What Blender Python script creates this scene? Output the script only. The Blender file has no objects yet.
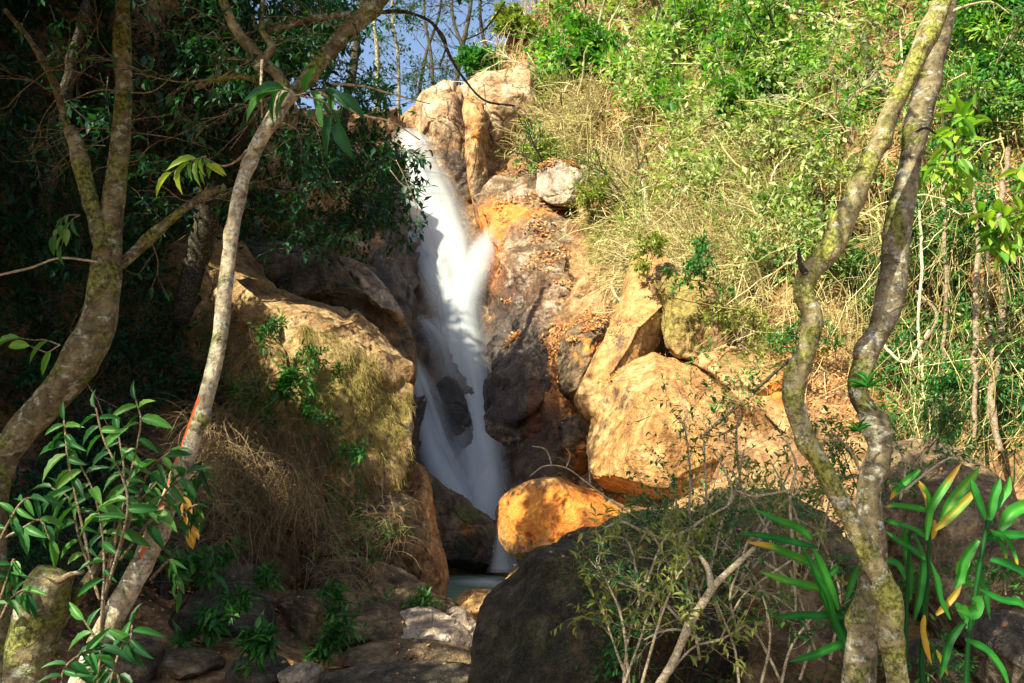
import bpy, bmesh, math, random
import numpy as np
from mathutils import Vector

# ---------------------------------------------------------------- camera, world, sun
scene = bpy.context.scene
COL = scene.collection
F = 900.0
PITCH = math.radians(8.0)
CAM = np.array([0.0, 0.0, 1.6])
cam_data = bpy.data.cameras.new("camera")
cam_data.sensor_width = 36.0
cam_data.lens = 36.0 * F / 1024.0
cam_data.clip_end = 2000.0
cam_data.clip_start = 0.05
cam = bpy.data.objects.new("camera", cam_data)
cam.location = tuple(CAM)
cam.rotation_euler = (math.radians(90) + PITCH, 0, 0)
COL.objects.link(cam)
scene.camera = cam

SUN = np.array([-0.46, -0.60, 0.66]); SUN = SUN / np.linalg.norm(SUN)
elev = math.asin(SUN[2]); azim = math.atan2(SUN[0], SUN[1])
world = bpy.data.worlds.new("World"); scene.world = world
world.use_nodes = True
wn = world.node_tree
bg = wn.nodes["Background"]
sky = wn.nodes.new("ShaderNodeTexSky")
sky.sky_type = 'NISHITA'; sky.sun_disc = False
sky.sun_elevation = elev; sky.sun_rotation = azim
sky.air_density = 1.0; sky.dust_density = 3.5; sky.ozone_density = 1.5
wn.links.new(sky.outputs[0], bg.inputs[0])
bg.inputs[1].default_value = 0.09
sl = bpy.data.lights.new("sun", 'SUN'); sl.energy = 5.0; sl.angle = math.radians(0.5)
sl.color = (1.0, 0.90, 0.66)
so = bpy.data.objects.new("sun", sl)
so.rotation_euler = Vector(tuple(SUN)).to_track_quat('Z', 'Y').to_euler()
so.location = (-20, -20, 30)
COL.objects.link(so)
scene.view_settings.view_transform = 'Standard'
scene.view_settings.look = 'None'
scene.view_settings.gamma = 1.0
scene.view_settings.exposure = 1.6
scene.cycles.max_bounces = 6
scene.cycles.transparent_max_bounces = 16
scene.cycles.sample_clamp_indirect = 4.0
scene.cycles.use_denoising = True

rng = np.random.default_rng(7)
random.seed(7)

# ---------------------------------------------------------------- maths helpers
FW = np.array([0, math.cos(PITCH), math.sin(PITCH)])
UP = np.array([0, -math.sin(PITCH), math.cos(PITCH)])
def W(px, py, Y):
    """world point seen at photo position (px,py) at world distance Y in front of the camera"""
    px, py, Y = np.broadcast_arrays(np.asarray(px, float), np.asarray(py, float), np.asarray(Y, float))
    a = (px - 512.0) / F; b = (341.5 - py) / F
    dy = FW[1] + b * UP[1]; dz = FW[2] + b * UP[2]
    s = Y / dy
    return np.stack([a * s, Y + 0 * s, CAM[2] + dz * s], -1)
def m_px(Y):  # metres per photo pixel at distance Y
    return Y / F
def unit(v):
    return v / np.maximum(np.linalg.norm(v, axis=-1, keepdims=True), 1e-9)

def _hash(ix, iy, iz, seed):
    h = (ix.astype(np.int64) * 374761393 + iy.astype(np.int64) * 668265263 + iz.astype(np.int64) * 2147483647 + seed * 1274126177) & 0xffffffff
    h = ((h ^ (h >> 13)) * 1274126177) & 0xffffffff
    h = (h ^ (h >> 16)) & 0xffffffff
    h = (h * 2246822519) & 0xffffffff
    h = (h ^ (h >> 15)) & 0xffffffff
    return h.astype(np.float64) / 4294967295.0
def vnoise(P, seed=0):
    P = np.asarray(P, float)
    i = np.floor(P).astype(np.int64); f = P - i
    f = f * f * f * (f * (f * 6 - 15) + 10)
    r = 0
    for dx in (0, 1):
        wx = f[..., 0] if dx else 1 - f[..., 0]
        for dy in (0, 1):
            wy = f[..., 1] if dy else 1 - f[..., 1]
            for dz in (0, 1):
                wz = f[..., 2] if dz else 1 - f[..., 2]
                r = r + wx * wy * wz * _hash(i[..., 0] + dx, i[..., 1] + dy, i[..., 2] + dz, seed)
    return r * 2 - 1
def fbm(P, scale=1.0, octv=4, seed=0, gain=0.5, ridged=False):
    P = np.asarray(P, float) * scale
    a = 1.0; t = 0; n = 0
    for k in range(octv):
        v = vnoise(P + k * 17.3, seed + k)
        if ridged: v = 1 - 2 * np.abs(v)
        t = t + a * v; n += a
        a *= gain; P = P * 2.03
    return t / n
def worley_edge(P, scale, seed=0):
    """distance to the nearest cell border (F2-F1), for cracks"""
    P = np.asarray(P, float) * scale
    i = np.floor(P).astype(np.int64)
    d1 = np.full(P.shape[:-1], 9.0); d2 = d1.copy()
    for dx in (-1, 0, 1):
        for dy in (-1, 0, 1):
            for dz in (-1, 0, 1):
                a, b, c = i[..., 0] + dx, i[..., 1] + dy, i[..., 2] + dz
                q = np.stack([a + _hash(a, b, c, seed), b + _hash(a, b, c, seed + 5), c + _hash(a, b, c, seed + 9)], -1)
                d = np.linalg.norm(P - q, axis=-1)
                m = d < d1
                d2 = np.where(m, d1, np.minimum(d2, d)); d1 = np.where(m, d, d1)
    return d2 - d1

# ---------------------------------------------------------------- mesh buffer
class Buf:
    def __init__(s):
        s.v = []; s.f = []; s.t = []; s.n = 0; s.uv = None
    def add(s, v, f, tint=0.5):
        v = np.asarray(v, float).reshape(-1, 3); f = np.asarray(f, int)
        if len(v) == 0: return
        s.v.append(v); s.f.append(f + s.n); s.n += len(v)
        t = np.broadcast_to(np.asarray(tint, float), (len(v),)) if np.ndim(tint) == 0 else np.asarray(tint, float)
        s.t.append(t)
    def mesh(s, name, mat, smooth=True, attrs=None):
        me = bpy.data.meshes.new(name)
        V = np.concatenate(s.v); me.vertices.add(len(V)); me.vertices.foreach_set("co", V.astype(np.float32).ravel())
        loops = np.concatenate([f.ravel() for f in s.f]).astype(np.int32)
        tot = np.concatenate([np.full(len(f), f.shape[1]) for f in s.f]).astype(np.int32)
        me.loops.add(len(loops)); me.loops.foreach_set("vertex_index", loops)
        me.polygons.add(len(tot))
        me.polygons.foreach_set("loop_start", (np.cumsum(tot) - tot).astype(np.int32))
        me.polygons.foreach_set("loop_total", tot)
        me.polygons.foreach_set("use_smooth", np.full(len(tot), smooth))
        me.update(calc_edges=True)
        a = me.attributes.new("tint", 'FLOAT', 'POINT')
        a.data.foreach_set("value", np.concatenate(s.t).astype(np.float32))
        for k, val in (attrs or {}).items():
            a = me.attributes.new(k, 'FLOAT', 'POINT'); a.data.foreach_set("value", np.asarray(val, np.float32))
        me.materials.append(mat)
        return me

def link(name, me, parent=None, label=None, cat=None, group=None, kind=None):
    o = bpy.data.objects.new(name, me); COL.objects.link(o)
    if parent is not None: o.parent = parent
    if label: o["label"] = label
    if cat: o["category"] = cat
    if group: o["group"] = group
    if kind: o["kind"] = kind
    return o
def empty(name, loc, label, cat, group=None, kind=None):
    o = link(name, None, None, label, cat, group, kind)
    o.location = tuple(loc); o.empty_display_size = 0.2
    return o
def build(buf, name, mat, parent=None, label=None, cat=None, group=None, kind=None, smooth=True, attrs=None, origin=None):
    """link the buffer as one object; geometry is given in world space, stored relative to parent/origin"""
    org = np.zeros(3)
    if parent is not None: org = np.array(parent.location)
    elif origin is not None: org = np.array(origin, float)
    buf.v = [v - org for v in buf.v]
    o = link(name, buf.mesh(name, mat, smooth, attrs), parent, label, cat, group, kind)
    if parent is None and origin is not None: o.location = tuple(origin)
    return o

# ---------------------------------------------------------------- tubes and leaves
def tubes(buf, P, R, sides=3, tint=0.5):
    """P (n,k,3) paths, R (n,k) radii"""
    P = np.asarray(P, float); n, k, _ = P.shape
    if n == 0: return
    T = unit(np.gradient(P, axis=1))
    mt = unit(T.mean(1))
    ref = np.where(np.abs(mt[:, 2:3]) > 0.8, np.array([[0.3, 1.0, 0.1]]), np.array([[0.1, 0.2, 1.0]]))
    ref = unit(ref)[:, None, :]
    A = unit(np.cross(T, ref)); B = np.cross(T, A)
    ang = np.arange(sides) / sides * 2 * np.pi
    ring = (A[:, :, None, :] * np.cos(ang)[None, None, :, None] + B[:, :, None, :] * np.sin(ang)[None, None, :, None])
    V = P[:, :, None, :] + ring * np.asarray(R)[:, :, None, None]
    idx = np.arange(n * k * sides).reshape(n, k, sides)
    a = idx[:, :-1, :]; b = np.roll(a, -1, 2); c = idx[:, 1:, :]; d = np.roll(c, -1, 2)
    f = np.stack([a, b, d, c], -1).reshape(-1, 4)
    t = tint if np.ndim(tint) == 0 else np.repeat(np.asarray(tint), k * sides)
    buf.add(V.reshape(-1, 3), f, t)

def catmull(pts, per=8):
    pts = np.asarray(pts, float); n = len(pts)
    E = np.vstack([2 * pts[0] - pts[1], pts, 2 * pts[-1] - pts[-2]])
    out = []
    for i in range(n - 1):
        p0, p1, p2, p3 = E[i], E[i + 1], E[i + 2], E[i + 3]
        for t in np.linspace(0, 1, per, endpoint=False):
            out.append(0.5 * (2 * p1 + (p2 - p0) * t + (2 * p0 - 5 * p1 + 4 * p2 - p3) * t * t + (3 * p1 - 3 * p2 + p3 - p0) * t ** 3))
    out.append(pts[-1]); return np.array(out)

def limb(buf, pxpts, Y, per=10, sides=20, rough=0.1, seed=0, cap=True, wob=0.0):
    """trunk/branch through photo points (px,py,width_px[,Y])"""
    pts = np.array([list(W(p[0], p[1], p[3] if len(p) > 3 else Y)) + [p[2] * 0.5 * m_px(p[3] if len(p) > 3 else Y)] for p in pxpts])
    C = catmull(pts, per); P = C[:, :3]; R = np.maximum(C[:, 3], 0.0015)
    if wob: P = P + np.stack([fbm(P, 3.0, 2, seed + 40 + k) for k in range(3)], -1) * wob * R.mean()
    k = len(P)
    T = unit(np.gradient(P, axis=0)); ref = unit(np.array([0.15, 1.0, 0.2]))
    A = unit(np.cross(T, ref)); B = np.cross(T, A)
    ang = np.arange(sides) / sides * 2 * np.pi
    ring = A[:, None, :] * np.cos(ang)[None, :, None] + B[:, None, :] * np.sin(ang)[None, :, None]
    V = P[:, None, :] + ring * R[:, None, None]
    nz = fbm(V, 1.0 / max(R.mean() * 1.6, 1e-3) * 0.5, 4, seed); kn = np.clip(fbm(V, 1.0 / max(R.mean() * 3.5, 1e-3), 2, seed + 21) - 0.28, 0, 1)
    big = fbm(V, 1.0 / max(R.mean() * 8, 1e-3), 2, seed + 9)
    V = V + ring * (R[:, None] * (rough * 1.6 * nz + rough * 1.8 * big + 0.9 * kn * min(1, rough * 8)))[..., None]
    idx = np.arange(k * sides).reshape(k, sides)
    a = idx[:-1]; b = np.roll(a, -1, 1); c = idx[1:]; d = np.roll(c, -1, 1)
    cens = np.array([V[0].mean(0) - T[0] * R[0] * 0.25, V[-1].mean(0) + T[-1] * R[-1] * 0.25]); n0 = buf.n
    buf.add(np.vstack([V.reshape(-1, 3), cens]), np.stack([a, b, d, c], -1).reshape(-1, 4), 0.5)
    if cap:
        r0_ = idx[0]; r1_ = idx[-1]
        buf.f.append(n0 + np.stack([np.roll(r0_, -1), r0_, np.full(sides, k * sides)], -1)); buf.f.append(n0 + np.stack([r1_, np.roll(r1_, -1), np.full(sides, k * sides + 1)], -1))
    return P, R

T_SMALL = (np.array([[0, 0, 0], [.42, .5, .10], [.42, -.5, .10], [1, 0, -.06], [.5, 0, 0]]),
           np.array([[0, 4, 1], [4, 3, 1], [0, 2, 4], [4, 2, 3]]))
T_TINY = (np.array([[0, 0, 0], [.45, .5, .12], [.45, -.5, .12], [1, 0, 0]]), np.array([[0, 3, 1], [0, 2, 3]]))
def _bigleaf(nl=8, droop=0.35, wave=0.0, shape='ell'):
    V = []; Fc = []
    for i in range(nl + 1):
        t = i / nl
        if shape == 'ell': w = 0.5 * max(0.0, math.sin(math.pi * min(1, t ** 0.8))) ** 0.8
        elif shape == 'strap': w = 0.5 * min(1, 4 * t + 0.5) * (1 - max(0, (t - 0.55) / 0.45) ** 1.8)
        else: w = 0.5 * math.sin(math.pi * t ** 0.6)
        w = max(w, 0.015)
        z = -droop * t * t
        for j in (-1, -0.5, 0, 0.5, 1):
            V.append((t, j * w, z + 0.18 * w * abs(j) * 1.6 + wave * math.sin(t * 22 + j * 3) * abs(j) * 0.05))
    for i in range(nl):
        for j in range(4):
            a = i * 5 + j; Fc.append((a, a + 5, a + 6, a + 1))
    return np.array(V), np.array(Fc)
T_BIG = _bigleaf(8, 0.35, 0.4); T_BIGFLAT = _bigleaf(8, 0.1, 0.3); T_STRAP = _bigleaf(12, 0.25, 0.0, 'strap'); T_STRAPD = _bigleaf(12, 0.6, 0.0, 'strap')
T_MID = _bigleaf(3, 0.25, 0.0)
def leaves(buf, P, D, N, L, Wd, tint, templ=T_SMALL):
    P = np.asarray(P, float); n = len(P)
    if n == 0: return
    D = unit(np.broadcast_to(D, P.shape)); S = unit(np.cross(np.broadcast_to(N, P.shape), D)); N2 = np.cross(D, S)
    L = np.broadcast_to(L, (n,)); Wd = np.broadcast_to(Wd, (n,))
    tv, tf = templ; k = len(tv)
    V = P[:, None, :] + D[:, None, :] * (tv[None, :, 0:1] * L[:, None, None]) + S[:, None, :] * (tv[None, :, 1:2] * Wd[:, None, None]) + N2[:, None, :] * (tv[None, :, 2:3] * L[:, None, None])
    f = (tf[None] + (np.arange(n) * k)[:, None, None]).reshape(-1, tf.shape[1])
    buf.add(V.reshape(-1, 3), f, np.repeat(np.broadcast_to(tint, (n,)), k))
def rdir(n, r=None):
    r = r or rng
    return unit(r.normal(size=(n, 3)))

# ---------------------------------------------------------------- materials
def newmat(name):
    m = bpy.data.materials.new(name); m.use_nodes = True
    nt = m.node_tree; nt.nodes.clear()
    out = nt.nodes.new("ShaderNodeOutputMaterial")
    return m, nt, out
def N_(nt, t, **kw):
    n = nt.nodes.new(t)
    for k, v in kw.items():
        if k.startswith("i_"):
            key = k[2:]; key = int(key) if key.isdigit() else key.replace("_", " ")
            n.inputs[key].default_value = v
        else: setattr(n, k, v)
    return n
def ramp(nt, stops, interp='LINEAR'):
    r = nt.nodes.new("ShaderNodeValToRGB"); r.color_ramp.interpolation = interp
    e = r.color_ramp.elements
    while len(e) > 1: e.remove(e[-1])
    e[0].position = stops[0][0]; e[0].color = (*stops[0][1], 1) if not np.isscalar(stops[0][1]) else (stops[0][1],) * 3 + (1,)
    for p, c in stops[1:]:
        x = e.new(p); x.color = (*c, 1) if not np.isscalar(c) else (c,) * 3 + (1,)
    return r
def mixc(nt, fac, a, b, mode='MIX'):
    m = nt.nodes.new("ShaderNodeMix"); m.data_type = 'RGBA'; m.blend_type = mode; m.clamp_factor = True
    for sock, val in ((m.inputs[0], fac), (m.inputs[6], a), (m.inputs[7], b)):
        if isinstance(val, bpy.types.NodeSocket): nt.links.new(val, sock)
        elif isinstance(val, (int, float)): sock.default_value = val
        else: sock.default_value = (*val, 1)
    return m.outputs[2]
def mth(nt, op, a, b=0.5, clamp=False):
    m = nt.nodes.new("ShaderNodeMath"); m.operation = op; m.use_clamp = clamp
    for sock, val in ((m.inputs[0], a), (m.inputs[1], b)):
        if isinstance(val, bpy.types.NodeSocket): nt.links.new(val, sock)
        else: sock.default_value = val
    return m.outputs[0]
def noise(nt, scale, detail=6, rough=0.55, vec=None, dist=0.0):
    n = N_(nt, "ShaderNodeTexNoise"); n.inputs["Scale"].default_value = scale
    n.inputs["Detail"].default_value = detail; n.inputs["Roughness"].default_value = rough; n.inputs["Distortion"].default_value = dist
    if vec is not None: nt.links.new(vec, n.inputs["Vector"])
    return n.outputs[0]
def attr(nt, name):
    a = N_(nt, "ShaderNodeAttribute"); a.attribute_name = name; return a.outputs["Fac"]

def leaf_mat(name, cols, trans=0.35, rough=0.45, spec=0.35):
    m, nt, out = newmat(name)
    r = ramp(nt, [(i / (len(cols) - 1), c) for i, c in enumerate(cols)])
    nt.links.new(attr(nt, "tint"), r.inputs[0])
    tc = N_(nt, "ShaderNodeTexCoord")
    nz = noise(nt, 9.0, 3, vec=tc.outputs["Object"])
    c = mixc(nt, mth(nt, 'MULTIPLY', nz, 0.5), r.outputs[0], mixc(nt, 1.0, r.outputs[0], (0.55, 0.6, 0.5), 'MULTIPLY'))
    p = N_(nt, "ShaderNodeBsdfPrincipled"); p.inputs["Roughness"].default_value = rough
    p.inputs["Specular IOR Level"].default_value = spec
    nt.links.new(c, p.inputs["Base Color"])
    t = N_(nt, "ShaderNodeBsdfTranslucent")
    ct = mixc(nt, 1.0, c, (1.0, 1.3, 0.4), 'MULTIPLY'); nt.links.new(ct, t.inputs[0])
    mx = N_(nt, "ShaderNodeMixShader"); mx.inputs[0].default_value = trans
    nt.links.new(p.outputs[0], mx.inputs[1]); nt.links.new(t.outputs[0], mx.inputs[2]); nt.links.new(mx.outputs[0], out.inputs[0])
    return m

def rock_mat(name, pal, rough=0.85, scale=1.0, bump=0.5, crack=0.4, moss=(0.10, 0.10, 0.02), stain=(0.50, 0.17, 0.03), wetc=(0.035, 0.035, 0.04), spk=0.25):
    """pal: 4 colours dark..light.  attributes: stain (orange), moss, wet"""
    scale = scale * 1.7
    m, nt, out = newmat(name)
    tc = N_(nt, "ShaderNodeTexCoord"); vec = tc.outputs["Object"]
    n1 = noise(nt, 1.1 * scale, 5, 0.62, vec, 0.6)
    r = ramp(nt, [(0.30, pal[0]), (0.44, pal[1]), (0.55, pal[2]), (0.68, pal[3])]); nt.links.new(n1, r.inputs[0])
    n2 = noise(nt, 7.0 * scale, 5, 0.7, vec)
    r2 = ramp(nt, [(0.35, 0.35), (0.65, 1.3)]); nt.links.new(n2, r2.inputs[0])
    c = mixc(nt, 0.75, r.outputs[0], mixc(nt, 1.0, r.outputs[0], r2.outputs[0], 'MULTIPLY'))
    # streaks following gravity
    mp = N_(nt, "ShaderNodeMapping"); mp.inputs["Scale"].default_value = (4.0, 4.0, 0.5); nt.links.new(vec, mp.inputs[0])
    n3 = noise(nt, 1.2 * scale, 4, 0.6, mp.outputs[0], 0.8)
    r3 = ramp(nt, [(0.42, 0.0), (0.62, 1.0)]); nt.links.new(n3, r3.inputs[0])
    c = mixc(nt, mth(nt, 'MULTIPLY', r3.outputs[0], 0.45), c, mixc(nt, 1.0, c, (0.45, 0.36, 0.30), 'MULTIPLY'))
    # lichen / pale speckles
    n4 = noise(nt, 22.0 * scale, 3, 0.65, vec)
    r4 = ramp(nt, [(0.60, 0.0), (0.68, 1.0)]); nt.links.new(n4, r4.inputs[0])
    c = mixc(nt, mth(nt, 'MULTIPLY', r4.outputs[0], spk), c, (0.55, 0.52, 0.42))
    edge = noise(nt, 3.3 * scale, 4, 0.65, vec, 0.4)
    def zone(a, col, w=0.9):
        f = mth(nt, 'ADD', attr(nt, a), mth(nt, 'MULTIPLY', mth(nt, 'SUBTRACT', edge, 0.5), 1.6))
        f = mth(nt, 'MULTIPLY', mth(nt, 'SUBTRACT', f, 0.42), 5.0, True)
        f = mth(nt, 'MULTIPLY', f, w, True)
        return f
    fs = zone("stain", stain)
    ns = noise(nt, 1.3 * scale, 7, 0.68, vec, 0.8)
    rs = ramp(nt, [(0.32, (stain[0] * 0.4, stain[1] * 0.25, stain[2] * 0.4)), (0.46, stain), (0.66, (min(1, stain[0] * 1.15), stain[1] * 1.5, stain[2] * 1.5))]); nt.links.new(ns, rs.inputs[0])
    c = mixc(nt, fs, c, rs.outputs[0])
    fm = zone("moss", moss)
    rm = ramp(nt, [(0.35, tuple(x * 0.45 for x in moss)), (0.65, tuple(min(1, x * 1.7) for x in moss))]); nt.links.new(n2, rm.inputs[0])
    c = mixc(nt, fm, c, rm.outputs[0])
    fw = zone("wet", wetc, 0.85)
    c = mixc(nt, fw, c, mixc(nt, 0.35, wetc, mixc(nt, 1.0, c, (0.35, 0.35, 0.4), 'MULTIPLY')))
    wvn = N_(nt, "ShaderNodeTexWave"); wvn.wave_type = 'BANDS'; wvn.bands_direction = 'Z'
    mpw = N_(nt, "ShaderNodeMapping"); mpw.inputs["Rotation"].default_value = (0.5, 0.55, 0.2); nt.links.new(vec, mpw.inputs[0]); nt.links.new(mpw.outputs[0], wvn.inputs["Vector"])
    wvn.inputs["Scale"].default_value = 0.75 * scale; wvn.inputs["Distortion"].default_value = 9.0; wvn.inputs["Detail"].default_value = 3.0; wvn.inputs["Detail Scale"].default_value = 1.6
    rw = ramp(nt, [(0.0, 0.45), (0.12, 1.0)]); nt.links.new(wvn.outputs[1], rw.inputs[0])
    c = mixc(nt, 0.28, c, mixc(nt, 1.0, c, rw.outputs[0], 'MULTIPLY'))
    # cracks
    vo = N_(nt, "ShaderNodeTexVoronoi"); vo.feature = 'DISTANCE_TO_EDGE'; vo.inputs["Scale"].default_value = 0.6 * scale
    wv = mixc(nt, 0.3, vec, N_(nt, "ShaderNodeTexNoise", i_Scale=2.5).outputs[1]); nt.links.new(wv, vo.inputs["Vector"])
    rc = ramp(nt, [(0.0, 0.0), (0.018, 1.0)]); nt.links.new(vo.outputs["Distance"], rc.inputs[0])
    c = mixc(nt, crack, c, mixc(nt, 1.0, c, rc.outputs[0], 'MULTIPLY'))
    p = N_(nt, "ShaderNodeBsdfPrincipled"); nt.links.new(c, p.inputs["Base Color"])
    rr = mth(nt, 'SUBTRACT', rough, mth(nt, 'MULTIPLY', fw, rough - 0.22)); nt.links.new(rr, p.inputs["Roughness"])
    p.inputs["Specular IOR Level"].default_value = 0.35
    h = mth(nt, 'ADD', mth(nt, 'MULTIPLY', n1, 1.0), mth(nt, 'MULTIPLY', n2, 0.35))
    h = mth(nt, 'ADD', h, mth(nt, 'MULTIPLY', n4, 0.16)); h = mth(nt, 'ADD', h, mth(nt, 'MULTIPLY', rw.outputs[0], 0.08)); h = mth(nt, 'ADD', h, mth(nt, 'MULTIPLY', rc.outputs[0], 0.12 * crack))
    b = N_(nt, "ShaderNodeBump"); b.inputs["Strength"].default_value = bump * 2; b.inputs["Distance"].default_value = 0.12
    nt.links.new(h, b.inputs["Height"]); nt.links.new(b.outputs[0], p.inputs["Normal"]); nt.links.new(p.outputs[0], out.inputs[0])
    return m

def bark_mat(name, pal, lichen=(0.55, 0.58, 0.50), moss=(0.13, 0.15, 0.03), lf=0.5, mf=0.4, scale=1.0, red=(0.75, 0.12, 0.03)):
    m, nt, out = newmat(name)
    tc = N_(nt, "ShaderNodeTexCoord"); vec = tc.outputs["Object"]
    n1 = noise(nt, 9 * scale, 8, 0.65, vec, 0.3)
    r = ramp(nt, [(0.32, pal[0]), (0.5, pal[1]), (0.66, pal[2])]); nt.links.new(n1, r.inputs[0])
    c = r.outputs[0]
    mp = N_(nt, "ShaderNodeMapping"); mp.inputs["Scale"].default_value = (1, 1, 1.6); mp.inputs["Location"].default_value = (3, 5, 1); nt.links.new(vec, mp.inputs[0])
    n2 = noise(nt, 13 * scale, 6, 0.68, mp.outputs[0], 0.4)
    r2 = ramp(nt, [(0.62 - 0.22 * lf, 0.0), (0.66 - 0.22 * lf, 1.0)]); nt.links.new(n2, r2.inputs[0])
    n5 = noise(nt, 60 * scale, 3, 0.6, vec)
    rl = ramp(nt, [(0.35, tuple(x * 0.45 for x in lichen)), (0.65, lichen)]); nt.links.new(n5, rl.inputs[0])
    c = mixc(nt, mth(nt, 'MULTIPLY', r2.outputs[0], 0.7), c, rl.outputs[0])
    n3 = noise(nt, 5 * scale, 6, 0.65, vec, 0.5)
    r3 = ramp(nt, [(0.62 - 0.2 * mf, 0.0), (0.68 - 0.2 * mf, 1.0)]); nt.links.new(n3, r3.inputs[0])
    rm = ramp(nt, [(0.35, tuple(x * 0.4 for x in moss)), (0.65, tuple(x * 1.5 for x in moss))]); nt.links.new(n5, rm.inputs[0])
    c = mixc(nt, mth(nt, 'MULTIPLY', r3.outputs[0], 0.85), c, rm.outputs[0])
    n6 = noise(nt, 30 * scale, 6, 0.7, vec)
    r6 = ramp(nt, [(0.34, 0.18), (0.54, 1.0)]); nt.links.new(n6, r6.inputs[0])
    c = mixc(nt, 0.8, c, mixc(nt, 1.0, c, r6.outputs[0], 'MULTIPLY'))
    fr = mth(nt, 'ADD', attr(nt, "stain"), mth(nt, 'MULTIPLY', mth(nt, 'SUBTRACT', n6, 0.5), 1.2))
    fr = mth(nt, 'MULTIPLY', mth(nt, 'SUBTRACT', fr, 0.5), 8.0, True)
    c = mixc(nt, fr, c, red)
    p = N_(nt, "ShaderNodeBsdfPrincipled"); nt.links.new(c, p.inputs["Base Color"]); p.inputs["Roughness"].default_value = 0.9
    p.inputs["Specular IOR Level"].default_value = 0.2
    h = mth(nt, 'ADD', mth(nt, 'MULTIPLY', n1, 1.0), mth(nt, 'MULTIPLY', n6, 0.6)); h = mth(nt, 'ADD', h, mth(nt, 'MULTIPLY', r2.outputs[0], 0.15)); h = mth(nt, 'ADD', h, mth(nt, 'MULTIPLY', r3.outputs[0], 0.3))
    b = N_(nt, "ShaderNodeBump"); b.inputs["Strength"].default_value = 0.9; b.inputs["Distance"].default_value = 0.02
    nt.links.new(h, b.inputs["Height"]); nt.links.new(b.outputs[0], p.inputs["Normal"]); nt.links.new(p.outputs[0], out.inputs[0])
    return m

def water_mat(name, dens=1.0, scale_u=9.0, seed=0.0, floor_=0.0):
    m, nt, out = newmat(name)
    u = attr(nt, "fu"); v = attr(nt, "fv")
    cx = N_(nt, "ShaderNodeCombineXYZ"); nt.links.new(mth(nt, 'MULTIPLY', u, scale_u), cx.inputs[0]); nt.links.new(mth(nt, 'MULTIPLY', v, 0.55), cx.inputs[1]); cx.inputs[2].default_value = seed
    n1 = noise(nt, 1.0, 3, 0.5, cx.outputs[0], 0.3)
    cy = N_(nt, "ShaderNodeCombineXYZ"); nt.links.new(mth(nt, 'MULTIPLY', u, scale_u * 0.28), cy.inputs[0]); nt.links.new(mth(nt, 'MULTIPLY', v, 0.22), cy.inputs[1]); cy.inputs[2].default_value = seed + 4
    n0 = noise(nt, 1.0, 2, 0.5, cy.outputs[0], 0.2)
    n = mth(nt, 'ADD', mth(nt, 'MULTIPLY', n1, 0.4), mth(nt, 'MULTIPLY', n0, 0.6))
    r = ramp(nt, [(0.30, floor_), (0.60, 1.0)], 'EASE'); nt.links.new(n, r.inputs[0])
    e = mth(nt, 'POWER', mth(nt, 'SUBTRACT', 1.0, mth(nt, 'POWER', mth(nt, 'ABSOLUTE', mth(nt, 'SUBTRACT', mth(nt, 'MULTIPLY', u, 2.0), 1.0)), 2.0), True), 1.7)
    a = mth(nt, 'MULTIPLY', mth(nt, 'MULTIPLY', e, r.outputs[0]), attr(nt, "dens"))
    a = mth(nt, 'MULTIPLY', a, dens, True)
    p = N_(nt, "ShaderNodeBsdfPrincipled"); p.inputs["Base Color"].default_value = (0.56, 0.62, 0.66, 1); p.inputs["Roughness"].default_value = 0.9; p.inputs["Specular IOR Level"].default_value = 0.0
    p.inputs["Subsurface Weight"].default_value = 0.0
    tr = N_(nt, "ShaderNodeBsdfTranslucent"); tr.inputs[0].default_value = (0.60, 0.66, 0.70, 1)
    tp = N_(nt, "ShaderNodeBsdfTransparent")
    m1 = N_(nt, "ShaderNodeMixShader"); m1.inputs[0].default_value = 0.45; nt.links.new(p.outputs[0], m1.inputs[1]); nt.links.new(tr.outputs[0], m1.inputs[2])
    m2 = N_(nt, "ShaderNodeMixShader"); nt.links.new(a, m2.inputs[0]); nt.links.new(tp.outputs[0], m2.inputs[1]); nt.links.new(m1.outputs[0], m2.inputs[2])
    nt.links.new(m2.outputs[0], out.inputs[0])
    return m

M = {}
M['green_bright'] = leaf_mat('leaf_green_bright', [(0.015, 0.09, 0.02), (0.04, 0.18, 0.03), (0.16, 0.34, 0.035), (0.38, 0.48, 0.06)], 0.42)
M['green_pale'] = leaf_mat('leaf_green_pale', [(0.07, 0.13, 0.04), (0.16, 0.25, 0.08), (0.32, 0.38, 0.14), (0.50, 0.50, 0.24)], 0.4)
M['green_mid'] = leaf_mat('leaf_green_mid', [(0.01, 0.07, 0.02), (0.025, 0.14, 0.03), (0.07, 0.22, 0.04), (0.18, 0.30, 0.05)], 0.35)
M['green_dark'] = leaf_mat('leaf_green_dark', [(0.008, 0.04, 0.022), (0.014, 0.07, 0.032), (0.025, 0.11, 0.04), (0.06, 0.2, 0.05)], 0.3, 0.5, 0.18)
M['green_yellow'] = leaf_mat('leaf_green_yellow', [(0.10, 0.17, 0.03), (0.2, 0.26, 0.05), (0.33, 0.34, 0.08), (0.45, 0.40, 0.12)], 0.35)
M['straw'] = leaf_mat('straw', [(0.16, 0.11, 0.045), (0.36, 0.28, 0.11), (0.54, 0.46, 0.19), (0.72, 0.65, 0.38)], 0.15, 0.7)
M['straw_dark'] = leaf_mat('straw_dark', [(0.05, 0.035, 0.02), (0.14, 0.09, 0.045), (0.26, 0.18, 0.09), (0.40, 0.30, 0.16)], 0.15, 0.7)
M['litter'] = leaf_mat('leaf_litter', [(0.14, 0.05, 0.02), (0.38, 0.13, 0.04), (0.52, 0.22, 0.07), (0.55, 0.36, 0.16)], 0.15, 0.7)
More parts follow.
